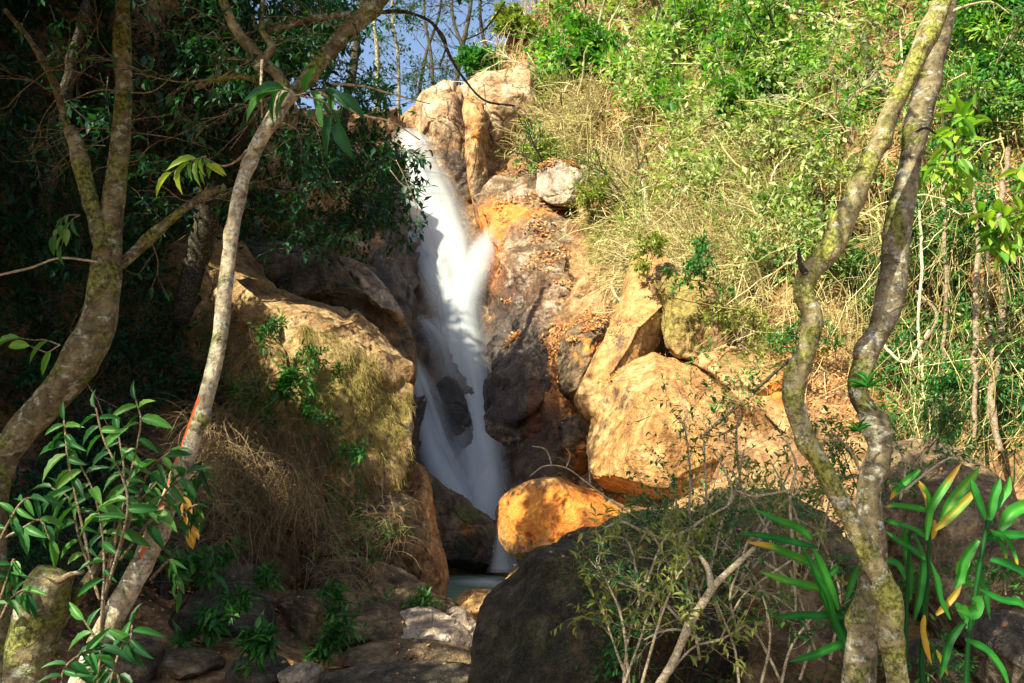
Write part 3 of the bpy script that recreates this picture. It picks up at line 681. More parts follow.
rock('rock_slab', [(338,652),(380,640),(430,640),(468,650),(474,662),(440,668),(380,668),(344,664)], 8.2, 0.35, R_['rock_brown'],
     'thin brown slab in a band across the riverbed', 'rock slab', seed=81, facets=12, cut=(0.4, 0.8), rough=0.08, tilt=0.9)
rock('rock_slab', [(312,676),(350,668),(400,664),(452,662),(476,670),(480,700),(400,712),(320,706)], 7.4, 0.4, R_['rock_dark'],
     'smooth dark bluish slab on the riverbed against the foreground boulder', 'rock slab', seed=83, facets=6, rough=0.04, tilt=0.7)
rock('rock_slab', [(404,610),(430,596),(452,602),(462,622),(448,634),(420,628)], 10.4, 0.4, R_['rock_brown'],
     'tilted brown slab between the tapering rock and the pool', 'rock slab', seed=85, facets=9, rough=0.06, tilt=0.6)
rock('rock', [(446,612),(456,606),(472,616),(480,632),(474,644),(458,640)], 9.8, 0.3, R_['rock_grey'],
     'small grey wedge of rock just below the pool stone', 'rock', seed=86, facets=9, rough=0.06, sub=5, tilt=0.4)
# foreground right
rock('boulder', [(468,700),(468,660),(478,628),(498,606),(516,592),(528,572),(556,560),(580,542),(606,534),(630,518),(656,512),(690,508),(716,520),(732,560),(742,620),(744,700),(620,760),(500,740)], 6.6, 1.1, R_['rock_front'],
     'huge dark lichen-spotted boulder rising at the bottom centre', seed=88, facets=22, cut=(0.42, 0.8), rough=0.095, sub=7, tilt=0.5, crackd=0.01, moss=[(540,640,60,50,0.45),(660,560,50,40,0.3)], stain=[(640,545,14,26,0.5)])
rock('boulder', [(690,540),(720,500),(760,486),(810,490),(850,510),(880,560),(885,640),(860,720),(740,730),(700,640)], 7.3, 0.9, R_['rock_brown'],
     'shadow-dappled brown boulder behind the bush with yellowish leaves', seed=90, facets=10, rough=0.08, tilt=0.5, moss=[(780,600,60,60,0.3)])
rock('boulder', [(862,500),(880,464),(916,446),(966,438),(1020,444),(1070,470),(1090,560),(1060,650),(960,670),(890,640),(866,570)], 7.5, 1.0, R_['rock_brown'],
     'broad dark brown boulder behind the strap-leaved plants at the right edge', seed=92, facets=10, rough=0.07, tilt=0.55)
rock('boulder', [(960,640),(985,616),(1020,610),(1060,630),(1060,690),(985,700)], 6.2, 0.4, R_['rock_dark'],
     'small grey-black boulder in the bottom right corner', seed=94, facets=9, rough=0.07, sub=5)
rock('boulder', [(900,660),(920,640),(950,640),(966,664),(955,694),(910,700)], 6.3, 0.35, R_['rock_dark'],
     'small dark stone right of the crossed trunks', seed=95, facets=9, rough=0.07, sub=5)

# ---------------------------------------------------------------- water
def ribbon(buf, path, nu=14, bulge=0.4, jitter=0.0, seed=0, vs=1.0, dens=None, off=0.0):
    """path rows: px, py, half width px, Y"""
    P = catmull(np.array(path, float), 12); n = len(P)
    u = np.linspace(0, 1, nu)
    px = P[:, 0:1] + (u[None] * 2 - 1) * P[:, 2:3]
    py = np.repeat(P[:, 1:2], nu, 1)
    Y = P[:, 3:4] - bulge * (1 - (u[None] * 2 - 1) ** 2) - off
    V = W(px, py, Y)
    V[..., 1] += jitter * fbm(np.stack([np.repeat(u[None] * 6, n, 0), P[:, 1:2] * 0.01 + u[None] * 0, u[None] * 0 + P[:, 1:2] * 0], -1), 1.0, 2, seed)
    idx = np.arange(n * nu).reshape(n, nu)
    buf.add(V.reshape(-1, 3), np.stack([idx[:-1, :-1], idx[:-1, 1:], idx[1:, 1:], idx[1:, :-1]], -1).reshape(-1, 4))
    vv = (P[:, 1:2] / 60.0 * vs) + u[None] * 0
    t = np.linspace(0, 1, n)[:, None] + u[None] * 0
    d = np.clip(t / 0.06, 0, 1) * np.clip((1 - t) / 0.05, 0, 1) if dens is None else np.interp(t, dens[0], dens[1])
    return (np.repeat(u[None], n, 0).ravel(), vv.ravel(), d.ravel())
fall = empty('waterfall', W(440, 510, 17.8), 'tall silky white waterfall pouring down the dark gully', 'waterfall')
def fallpart(name, path, mat, **kw):
    layers = kw.pop('layers', 1); U_ = []; b = Buf()
    for k in range(layers):
        U_.append(ribbon(b, path, seed=k, off=0.12 * k, **kw))
    at = {'fu': np.concatenate([x[0] for x in U_]), 'fv': np.concatenate([x[1] + i * 7.3 for i, x in enumerate(U_)]), 'dens': np.concatenate([x[2] for x in U_])}
    o = build(b, name, mat, fall, attrs=at)
    return o
WA = water_mat('falling_water', 1.0, 5.0, 0.0, 0.25); WB = water_mat('falling_water_thin', 0.95, 6.0, 5.0, 0.0); WC = water_mat('falling_water_soft', 0.55, 4.0, 9.0, 0.1)
full = ([0, 0.06, 0.12, 0.5, 0.9, 1], [0.3, 0.9, 1.15, 1.05, 1.2, 0.8]); soft = ([0, 0.3, 0.6, 1], [0, 1, 1, 0]); tail = ([0, 0.2, 0.9, 1], [0, 1, 1.2, 0.8])
fallpart('main_stream', [(408,128,14,25.6),(410,134,20,24.4),(412,142,26,23.5),(415,155,29,23.1),(424,180,34,22.6),(434,210,38,22.0),(444,240,40,21.4),(451,270,37,20.8),(455,300,33,20.4),(460,330,31,20.0),(467,370,31,19.5),(473,410,31,19.0),(479,450,30,18.1),(484,490,30,17.0),(486,520,29,16.2)], WA, layers=1, bulge=0.5, dens=full)
fallpart('side_veil', [(494,222,6,21.8),(487,240,16,21.3),(478,262,22,20.9),(468,290,23,20.4),(462,325,20,20.0),(462,360,16,19.6)], WC, layers=2, bulge=0.3, dens=soft)
fallpart('side_veil', [(388,216,5,21.9),(400,226,10,21.6),(416,244,16,21.2),(430,272,19,20.7),(440,305,19,20.2),(446,345,15,19.8)], WC, layers=2, bulge=0.3, dens=soft)
fallpart('middle_veil', [(414,312,8,19.7),(430,322,20,19.5),(444,340,26,19.2),(455,375,28,18.8),(464,420,28,18.3),(472,470,26,17.3),(478,515,24,16.3)], WB, layers=1, bulge=0.3, dens=([0, 0.2, 0.8, 1], [0, 0.6, 0.35, 0.2]))
fallpart('left_stream', [(411,352,8,18.4),(417,372,15,18.3),(423,392,20,18.2),(429,415,24,18.1),(435,440,27,17.8),(445,465,29,17.4),(457,490,30,16.9),(470,518,31,16.3)], WB, layers=2, bulge=0.3, dens=tail)
cas = empty('cascade', W(497, 575, 13.9), 'short smooth white cascade dropping into the green pool between two rocks', 'cascade')
def caspart(name, path, mat, dens, **kw):
    b = Buf(); U_ = [ribbon(b, path, seed=k + 3, off=0.05 * k, dens=dens, **kw) for k in range(2)]
    build(b, name, mat, cas, attrs={'fu': np.concatenate([x[0] for x in U_]), 'fv': np.concatenate([x[1] for x in U_]), 'dens': np.concatenate([x[2] for x in U_])})
caspart('stream', [(498,524,4,14.6),(500,538,6,14.35),(502,548,10,14.2),(504,557,14,14.1),(506,566,18,13.95),(506,573,22,13.8)], WA, ([0, 0.2, 0.85, 1], [0, 1.4, 1.4, 0.2]), bulge=0.15)
# pool
zp = W(480, 580, 14.0)[2]
m, nt, out = newmat('pool_water')
p = N_(nt, "ShaderNodeBsdfPrincipled"); tc = N_(nt, "ShaderNodeTexCoord")
dn = N_(nt, "ShaderNodeVectorMath", operation='DISTANCE'); nt.links.new(tc.outputs["Object"], dn.inputs[0]); fc = W(498, 575, 13.8); dn.inputs[1].default_value = (fc[0], fc[1], zp)
nz = noise(nt, 3.0, 4, vec=tc.outputs["Object"])
ff = mth(nt, 'ADD', dn.outputs["Value"], mth(nt, 'MULTIPLY', nz, 0.35))
rf = ramp(nt, [(0.30, (0.85, 0.90, 0.88)), (0.55, (0.50, 0.58, 0.50)), (0.9, (0.17, 0.25, 0.17))]); nt.links.new(ff, rf.inputs[0])
nt.links.new(rf.outputs[0], p.inputs["Base Color"]); p.inputs["Roughness"].default_value = 0.25; p.inputs["IOR"].default_value = 1.33
bp = N_(nt, "ShaderNodeBump"); bp.inputs["Strength"].default_value = 0.5; bp.inputs["Distance"].default_value = 0.03; nt.links.new(noise(nt, 5, 2, vec=tc.outputs["Object"]), bp.inputs["Height"]); nt.links.new(bp.outputs[0], p.inputs["Normal"])
nt.links.new(p.outputs[0], out.inputs[0])
b_ = Buf(); aa = np.linspace(0, 2 * np.pi, 40, endpoint=False)
c0 = W(485, 585, 13.4); rim = np.stack([c0[0] + 1.5 * np.cos(aa), c0[1] + 2.4 * np.sin(aa), aa * 0 + zp], -1)
b_.add(np.vstack([rim, [[c0[0], c0[1], zp]]]), np.stack([np.arange(40), (np.arange(40) + 1) % 40, np.full(40, 40)], -1))
build(b_, 'water', m, kind='structure', label='small calm green pool below the cascade')
# ---------------------------------------------------------------- vegetation helpers
def in_poly(px, py, poly):
    poly = np.asarray(poly, float); c = np.zeros(len(px), bool); j = len(poly) - 1
    for i in range(len(poly)):
        xi, yi = poly[i]; xj, yj = poly[j]
        c ^= ((yi > py) != (yj > py)) & (px < (xj - xi) * (py - yi) / (yj - yi + 1e-12) + xi)
        j = i
    return c
def sample_poly(poly, n, scale=None, thr=-0.1, seed=0):
    poly = np.asarray(poly, float); lo = poly.min(0); hi = poly.max(0); X = []; tot = 0
    while tot < n:
        q = rng.uniform(lo, hi, (n * 2, 2)); k = in_poly(q[:, 0], q[:, 1], poly)
        if scale: k &= fbm(np.c_[q / scale, np.zeros(len(q))], 1.0, 3, seed) > thr
        X.append(q[k]); tot += k.sum()
    X = np.concatenate(X)[:n]; return X[:, 0], X[:, 1]
def cluster_leaves(b, C, Nrm, per, spread, L, asp=0.45, templ=T_SMALL, droop=0.3, tint0=None, tj=0.25):
    """per leaves round each centre"""
    n = len(C); P = np.repeat(C, per, 0); o = rdir(n * per) * (rng.random((n * per, 1)) ** 0.5) * np.repeat(np.broadcast_to(spread, (n,)), per)[:, None]
    Nn = np.repeat(np.broadcast_to(Nrm, C.shape), per, 0)
    D = unit(o * 1.0 / np.maximum(np.linalg.norm(o, axis=1, keepdims=True), 1e-6) + 0.5 * Nn + rdir(n * per) * 0.5 - np.array([0, 0, droop]))
    up = unit(Nn + np.array([0, 0, 1.0]) + rdir(n * per) * 0.7)
    Ls = np.repeat(np.broadcast_to(L, (n,)), per) * rng.uniform(0.6, 1.3, n * per)
    t = np.repeat(np.broadcast_to(0.5 if tint0 is None else tint0, (n,)), per) + rng.uniform(-tj, tj, n * per)
    leaves(b, P + o, D, up, Ls, Ls * asp, np.clip(t, 0, 1), templ)
def wander(S, D, L, k=6, curl=0.35, grav=0.0, seed=0):
    """n curved paths"""
    n = len(S); P = np.zeros((n, k, 3)); P[:, 0] = S; d = unit(D); st = (np.broadcast_to(L, (n,)) / (k - 1))[:, None]
    for i in range(1, k):
        d = unit(d + rng.normal(size=(n, 3)) * curl - np.array([0, 0, grav])); P[:, i] = P[:, i - 1] + d * st
    return P
def grow(S, D, L, R, levels=2, kids=4, curl=0.2, grav=0.0, spread=0.8, ratio=0.55, k=6):
    """branching twigs -> list of (paths, radii) and tip points"""
    out = []; S = np.atleast_2d(S); D = np.atleast_2d(D); L = np.broadcast_to(L, (len(S),)).astype(float); R = np.broadcast_to(R, (len(S),)).astype(float)
    for lv in range(levels + 1):
        P = wander(S, D, L, k, curl, grav); rad = R[:, None] * np.linspace(1, 0.45 if lv < levels else 0.2, k)[None]
        out.append((P, rad))
        if lv == levels: break
        n = len(P); t = rng.uniform(1.2, k - 1.05, (n, kids)); i = t.astype(int); f = (t - i)[..., None]
        base = P[np.arange(n)[:, None], i] * (1 - f) + P[np.arange(n)[:, None], np.minimum(i + 1, k - 1)] * f
        dirs = P[np.arange(n)[:, None], np.minimum(i + 1, k - 1)] - P[np.arange(n)[:, None], i]
        D = unit(unit(dirs) + rdir(n * kids).reshape(n, kids, 3) * spread).reshape(-1, 3)
        S = base.reshape(-1, 3); L = np.repeat(L * ratio, kids) * rng.uniform(0.6, 1.2, n * kids); R = np.repeat(R * 0.5, kids)
    return out
def put_twigs(b, G, sides=3, tint=0.5):
    for P, r in G:
        tubes(b, P, r, sides, rng.random(len(P)) if tint is None else tint)
def twig_leaves(b, G, per, L, asp=0.4, templ=T_SMALL, last=1, tint0=0.5, tj=0.3, droop=0.2, jit=0.0):
    for P, r in G[-last:]:
        n, k, _ = P.shape; t = rng.uniform(0.5, k - 1.001, (n, per)); i = t.astype(int); f = (t - i)[..., None]
        q = P[np.arange(n)[:, None], i] * (1 - f) + P[np.arange(n)[:, None], i + 1] * f
        dv = unit(P[np.arange(n)[:, None], i + 1] - P[np.arange(n)[:, None], i])
        q = q.reshape(-1, 3); dv = dv.reshape(-1, 3); m = len(q)
        D = unit(dv * 0.5 + rdir(m) * 0.8 - np.array([0, 0, droop])); Ls = L * rng.uniform(0.6, 1.25, m)
        leaves(b, q + rdir(m) * jit, D, unit(np.array([0, 0, 1.0]) + rdir(m) * 0.5), Ls, Ls * asp, np.clip(tint0 + rng.uniform(-tj, tj, m), 0, 1), templ)
def proj(X):
    rel = X - CAM; yy = rel @ FW
    yy = np.where(np.abs(yy) < 1e-3, 1e-3, yy)
    return 512 + F * rel[..., 0] / yy, 341.5 - F * (rel @ UP) / yy, yy

# ---------------------------------------------------------------- ground cover on the slopes (nobody could count it)
Z3 = lambda n: np.tile(np.array([0, 0, 1.0]), (n, 1))
def on_hill(poly, n, scale=None, thr=-0.1, seed=0):
    px, py = sample_poly(poly, n, scale, thr, seed); ok = py > skyline(px) + 2; px = px[ok]; py = py[ok]
    P, Nn = hill_at(px, py); return P, Nn, px, py
RIGHT = [(500,60),(545,-10),(600,-60),(700,-180),(1250,-180),(1250,260),(880,240),(850,380),(720,350),(660,300),(600,230),(575,170),(530,150),(540,90)]
# leaf litter
b_ = Buf()
for (X, nrm, sx, sy) in SURF:          # leaves resting on the ledges of the rocks
    x0, y0 = sx.mean(), sy.mean()
    k = np.where((nrm[:, 2] > 0.62) & (nrm[:, 1] < 0.3) & (fbm(X, 1.6, 2, 77) > -0.05))[0]
    dens = 0.0008 if (y0 < 520 and x0 > 480) else 0.0002
    if (530 < x0 < 620 and y0 < 420): dens = 0.012
    if len(k) == 0: continue
    k = rng.choice(k, min(len(k), int(len(X) * dens * 6) + 3)); P = X[k] + rng.normal(size=(len(k), 3)) * 0.05 * np.array([1, 1, .2]) + nrm[k] * 0.02; m_ = len(P)
    L = np.maximum(0.0045 * P[:, 1], 0.04) * rng.uniform(0.5, 1.2, m_)
    leaves(b_, P, unit(np.cross(nrm[k], rdir(m_)) + nrm[k] * 0.2), unit(nrm[k] + rdir(m_) * 0.4), L, L * 0.55, rng.random(m_), T_TINY)
for poly, n, s, th in (([(470,75),(520,0),(620,-60),(760,0),(720,200),(620,200),(540,180),(530,110)], 13000, 40, -0.15),
                       ([(600,180),(1150,100),(1150,470),(880,450),(700,370),(600,300)], 15000, 45, -0.05),
                       ([(560,340),(600,320),(625,330),(600,390),(575,410),(560,390)], 1800, None, 0),
                       ([(0,480),(300,480),(420,600),(440,690),(0,690)], 2500, 60, 0.0),
                       ([(600,560),(1100,520),(1100,700),(600,700)], 2500, 60, 0.0)):
    P, Nn, px, py = on_hill(poly, n, s, th, 3); m_ = len(P); D = unit(np.cross(Nn, rdir(m_)) + Nn * 0.25)
    L = np.maximum(0.0045 * P[:, 1], 0.05) * rng.uniform(0.5, 1.3, m_)
    leaves(b_, P + Nn * rng.uniform(0.01, 0.10, (m_, 1)), D, unit(Nn + rdir(m_) * 0.5), L, L * 0.55, rng.random(m_), T_TINY)
build(b_, 'leaf_litter', M['litter'], kind='stuff', label='orange and brown fallen leaves strewn over the slopes', cat='leaf litter')
# dry twigs and straw
b_ = Buf(); b2 = Buf()
def straw(b, poly, n, s, th, Lr, rr, out=0.6, down=0.4, curl=0.35, seed=0, k=6, sides=3, lift=0.0, side=0.9):
    P, Nn, px, py = on_hill(poly, n, s, th, seed); m_ = len(P)
    D = unit(Nn * out + rdir(m_) * side + np.array([0, 0, -down]))
    Q = wander(P + Nn * lift * rng.random((m_, 1)), D, rng.uniform(*Lr, m_), k, curl, 0.06)
    R = (rng.uniform(*rr, m_) * P[:, 1] / 16.0)[:, None] * np.linspace(1, 0.5, k)[None]
    tubes(b, Q, R, sides, rng.random(m_))
straw(b_, [(520,110),(600,60),(700,90),(780,120),(800,240),(740,330),(640,290),(570,180),(520,170)], 15000, 35, -0.25, (0.5, 1.6), (0.004, 0.010), seed=5)
straw(b_, RIGHT, 13000, 32, -0.02, (0.4, 1.5), (0.004, 0.010), seed=6)
straw(b_, [(430,60),(470,20),(560,-40),(560,60),(500,90)], 900, None, 0, (0.6, 1.8), (0.005, 0.012), out=0.5, down=-0.8, seed=7)
straw(b_, [(640,230),(880,200),(1150,200),(1150,460),(860,400),(680,340)], 2600, 40, -0.15, (0.5, 1.8), (0.005, 0.012), out=0.35, down=1.5, curl=0.2, seed=8, lift=0.8)
straw(b_, RIGHT, 260, 60, -0.2, (0.8, 2.6), (0.012, 0.03), out=0.5, down=0.2, curl=0.22, seed=51, k=9, sides=5, lift=0.6)
straw(b_, [(600,120),(1200,120),(1200,400),(860,380),(760,330),(640,260)], 550, 40, -0.2, (0.9, 2.6), (0.006, 0.014), out=0.12, down=3.0, curl=0.09, seed=71, k=9, sides=4, lift=0.8, side=0.5)
build(b_, 'dry_undergrowth', M['straw'], kind='stuff', label='straw-coloured dry twigs and stems tangled over the sunny slope', cat='undergrowth')
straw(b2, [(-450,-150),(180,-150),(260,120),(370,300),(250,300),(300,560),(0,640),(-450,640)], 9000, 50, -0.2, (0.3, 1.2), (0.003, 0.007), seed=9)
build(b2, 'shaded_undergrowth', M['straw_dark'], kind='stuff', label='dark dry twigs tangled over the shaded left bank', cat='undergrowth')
# green cover
def greens(b, poly, n, s, th, per, spread, L, lift, seed, tint=0.5, droop=0.3, ts=0.35, asp=0.45):
    P, Nn, px, py = on_hill(poly, n, s, th, seed); C = P + Nn * (lift * rng.random((len(P), 1)) + 0.03)
    if seed == 24:       # bank leaves removed along the sun rays so the falls stay lit
        ok = np.ones(len(C), bool)
        for (fx, fy, fY) in ((410, 150, 23), (430, 190, 22), (442, 225, 21.5), (450, 260, 21), (455, 300, 20.4), (475, 245, 21), (460, 335, 19.9)):
            v = C - W(fx, fy, fY); ok &= np.linalg.norm(v - (v @ SUN)[:, None] * SUN, axis=1) > 1.1
        C = C[ok]; P = P[ok]; Nn = Nn[ok]
    tt = tint + ts * fbm(P, 1.2, 2, seed + 70)
    cluster_leaves(b, C, Nn, per, spread * P[:, 1] / 16, L * P[:, 1] / 16, asp, T_TINY if L < 0.08 else T_SMALL, droop, np.clip(tt, 0, 1))
b_ = Buf()
greens(b_, [(560,20),(640,-60),(760,-150),(1250,-150),(1250,120),(900,160),(760,120),(700,150),(600,110),(540,120)], 1700, 26, 0.10, 14, 0.24, 0.16, 1.4, 21, 0.55)
greens(b_, [(880,-60),(1250,-60),(1250,200),(960,150),(930,60)], 1200, 36, -0.05, 16, 0.26, 0.13, 1.5, 29, 0.15)
greens(b_, [(690,130),(1250,110),(1250,460),(900,440),(860,330),(720,260)], 700, 26, 0.15, 12, 0.2, 0.12, 0.9, 22, 0.35)
greens(b_, [(520,150),(640,130),(760,220),(720,330),(610,220)], 260, 30, 0.1, 10, 0.2, 0.09, 0.5, 23, 0.55)
build(b_, 'green_undergrowth', M['green_bright'], kind='stuff', label='bright green leaves spread through the scrub on the sunny slope', cat='undergrowth')
b_ = Buf()
greens(b_, [(600,20),(700,-80),(900,-100),(900,160),(840,300),(720,240),(690,160),(620,120)], 1300, 26, 0.10, 12, 0.22, 0.15, 1.5, 41, 0.55)
greens(b_, [(690,130),(1250,110),(1250,460),(900,440),(860,330),(720,260)], 900, 30, 0.1, 12, 0.22, 0.10, 1.0, 42, 0.5)
greens(b_, [(520,110),(600,60),(700,90),(780,120),(800,240),(740,330),(640,290),(570,180),(520,170)], 700, 30, 0.0, 9, 0.2, 0.075, 0.8, 43, 0.7)
build(b_, 'pale_undergrowth', M['green_pale'], kind='stuff', label='pale dusty green leaves mixed into the scrub of the sunny slope', cat='undergrowth')
b_ = Buf()
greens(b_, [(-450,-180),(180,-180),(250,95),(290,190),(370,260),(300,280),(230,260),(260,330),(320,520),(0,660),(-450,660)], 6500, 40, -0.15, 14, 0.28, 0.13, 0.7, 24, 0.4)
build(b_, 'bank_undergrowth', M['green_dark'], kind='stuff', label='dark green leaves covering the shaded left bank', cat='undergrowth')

b_ = Buf()
greens(b_, [(860,210),(1200,190),(1200,460),(880,450),(850,380)], 1500, 26, 0.0, 12, 0.22, 0.12, 0.7, 62, 0.4)
straw(b_, [(840,210),(1200,200),(1200,460),(880,450),(850,380)], 3000, 30, -0.1, (0.3, 1.2), (0.004, 0.012), out=0.3, down=1.2, curl=0.25, seed=63, lift=0.5)
build(b_, 'vine_undergrowth', M['green_mid'], kind='stuff', label='dark green leaves and stems around the hollows at the right', cat='undergrowth')
# ---------------------------------------------------------------- shrubs, each its own thing
def shrub(name, px, py, rad_px, matk, label, leafL=0.12, per=9, kids=5, stems=7, tint=0.5, woodm='twig', grp='shrubs on the sunny slope', asp=0.45, droop=0.2, P0=None, N0=None, last=2, templ=T_SMALL, updir=0.5, off=0.0):
    if P0 is None: P0, N0 = hill_at(np.array([px]), np.array([py])); P0 = P0[0]; N0 = N0[0]
    P0 = P0 + N0 * off
    r = rad_px * m_px(P0[1])
    D = unit(N0 * 0.8 + np.array([0, 0, updir]) + rdir(stems) * 0.75)
    G = grow(np.tile(P0, (stems, 1)) + rdir(stems) * 0.06, D, r * 1.0, r * 0.018 + 0.003, 2, kids, 0.18, 0.03, 0.8, 0.6)
    o = empty(name, P0, label, 'shrub', grp)
    w = Buf(); put_twigs(w, G); build(w, 'branches', M[woodm], o, attrs=None)
    f = Buf(); twig_leaves(f, G, per, leafL * P0[1] / 16, asp, templ, last, tint, 0.3, droop, 0.03); build(f, 'foliage', M[matk], o)
    return o
SH = [
 (578,70,40,'green_bright','rounded bright green shrub just right of the orange leaf-strewn crest',.13,.5),
 (548,118,30,'green_yellow','small lime-yellow shrub at the upper edge of the twiggy scrub',.10,.4),
 (606,100,36,'green_bright','deep green shrub low on the slope above the dry straw tangle',.13,.3),
 (640,40,34,'green_yellow','thin yellow-green shrub near the top edge, left of the dark leafy one',.11,.3),
 (690,30,34,'green_bright','small leafy shrub at the top, under the pale fallen branch',.12,.6),
 (745,75,56,'green_mid','large pale-sided green shrub in the middle of the upper slope',.17,.75),
 (800,45,44,'green_bright','leafy shrub behind the leaning trunk at the top',.14,.6),
 (755,125,44,'green_mid','drooping blue-green shrub over the hanging dead roots',.17,.7),
 (822,75,36,'green_mid','green shrub between the upper slope and the leaning pale trunk',.14,.5),
 (704,158,30,'green_mid','small loose green shrub amid dry straw below the large one',.13,.6),
 (722,208,26,'green_mid','low green shrub hanging beside the roots',.12,.6),
 (800,225,34,'green_mid','pale green leafy shrub left of the bent trunk',.13,.7),
 (838,262,28,'green_mid','leafy sprig between the two bent trunks',.10,.7),
 (872,110,24,'green_bright','spiky green shrub in the gap between the two pale trunks',.10,.5),
 (985,45,62,'green_bright','dense emerald shrub filling the top right corner',.13,.15),
 (1010,120,44,'green_bright','dark-leaved shrub at the right edge below the corner',.13,.2),
 (930,60,26,'green_bright','small shrub tucked behind the lichen-covered trunk',.12,.4),
 (1000,260,36,'green_mid','scrubby green shrub on the orange earth at the right edge',.10,.4),
 (975,400,34,'green_mid','weedy shrub at the foot of the hanging liana',.09,.4),
 (560,165,24,'green_yellow','sparse olive tuft beside the grey-white stone',.08,.3),
 (476,26,26,'green_mid','leafy bush growing upright on the skyline crest',.14,.5),
 (508,22,24,'green_yellow','twiggy yellowish bush on the crest beside the sky gap',.12,.3),
]
for (x, y, r, mk, lab, L, t) in SH:
    shrub('shrub', x, y, r, mk, lab, L, tint=t)
DRY = [(640,150,58,'big ball of dry straw-coloured twigs above the orange rock face'), (690,205,56,'dry brown twiggy bush over the trailing roots'), (600,140,40,'pale dry bush left of the straw ball'),
       (740,165,42,'dry bush between the two green shrubs'), (560,20,40,'bare twiggy bush at the top of the orange slope'), (868,190,36,'bare bush seen between the two pale trunks'),
       (905,395,34,'pale ball of curly dead vines beside the brown trunk'), (830,330,30,'dry bush behind the bend of the pale trunk')]
for (x, y, r, lab) in DRY:
    P0, N0 = hill_at(np.array([x]), np.array([y])); P0 = P0[0]; N0 = N0[0]; rr = r * m_px(P0[1])
    D = unit(N0 * 0.7 + np.array([0, 0, 0.3]) + rdir(14) * 0.8)
    G = grow(np.tile(P0, (14, 1)), D, rr, 0.008 * P0[1] / 16, 2, 6, 0.28, 0.08, 0.9, 0.65)
    o = empty('dry_bush', P0, lab, 'dry bush', 'dry bushes on the sunny slope'); w = Buf(); put_twigs(w, G, 3, None); build(w, 'branches', M['straw'], o)
    f = Buf(); twig_leaves(f, G, 1, 0.06 * P0[1] / 16, 0.4, T_TINY, 1, 0.5, 0.5); build(f, 'foliage', M['straw'], o)

SAP = [(660,90,70,'bare','twig_dark','slender dark bare sapling in the middle of the upper slope'),(605,60,60,'bare','twig_pale','pale bare sapling at the top left of the slope'),(720,120,60,'leafy','twig','sapling with sparse leaves above the hanging dead fronds'),
       (790,100,70,'leafy','twig_dark','dark-stemmed sapling left of the leaning trunk'),(560,90,50,'bare','twig_pale','thin pale sapling on the orange litter slope'),(860,150,60,'bare','twig_pale','pale sapling between the leaning trunks'),
       (985,150,70,'leafy','twig_pale','pale-stemmed sapling under the corner shrub'),(640,230,55,'bare','twig_dark','dark twiggy sapling over the mossy hump'),(560,190,40,'bare','twig_dark','small dark bare sapling above the wet rock'),(750,260,50,'leafy','twig','drooping sapling above the small cave'),
       (900,300,50,'leafy','twig_pale','sapling in front of the dark hollow'),(1000,340,55,'leafy','twig','scraggly sapling at the right edge')]
for (x, y, Y, r, mk, lab) in [(686,280,13.5,34,'green_mid','leafy shrub trailing over the mossy yellow hump'),(738,342,12.8,34,'green_yellow','thin yellowish shrub between the mossy hump and the rough ochre rock'),(648,262,14.2,20,'green_yellow','tuft of leaves at the top end of the diagonal tan slab'),
                           (800,356,11.6,30,'green_mid','small shrub on top of the rough ochre rock'),(930,448,7.3,40,'green_mid','creeping shrub on top of the broad dark boulder at the right'),(850,480,7.0,40,'green_mid','low shrub at the back of the crossed trunks'),(606,204,19.3,22,'green_yellow','tuft of yellow-green leaves on the mossy outcrop')]:
    shrub('shrub', x, y, r, mk, lab, 0.10, 6, 4, 7, 0.45, P0=W(x, y, Y), N0=np.array([-0.1, -0.7, 0.3]), updir=0.2)
for (x, y, r, kd, mk, lab) in SAP:
    P0, N0 = hill_at(np.array([x]), np.array([y])); P0 = P0[0]; N0 = N0[0]; rr = r * m_px(P0[1])
    D = unit(N0 * 0.5 + np.array([0, 0, 0.8]) + rdir(3) * 0.5); G = grow(np.tile(P0, (3, 1)), D, rr * 1.5, 0.022 * P0[1] / 16, 2, 6, 0.16, 0.0, 0.7, 0.5, 8)
    o = empty('sapling', P0, lab, 'sapling', 'saplings on the slope'); w = Buf(); put_twigs(w, G, 5); build(w, 'stems', M[mk], o)
    f = Buf(); twig_leaves(f, G, 1 if kd == 'bare' else 4, 0.11 * P0[1] / 16, 0.45, T_SMALL, 1, 0.6); build(f, 'foliage', M['green_bright'], o)
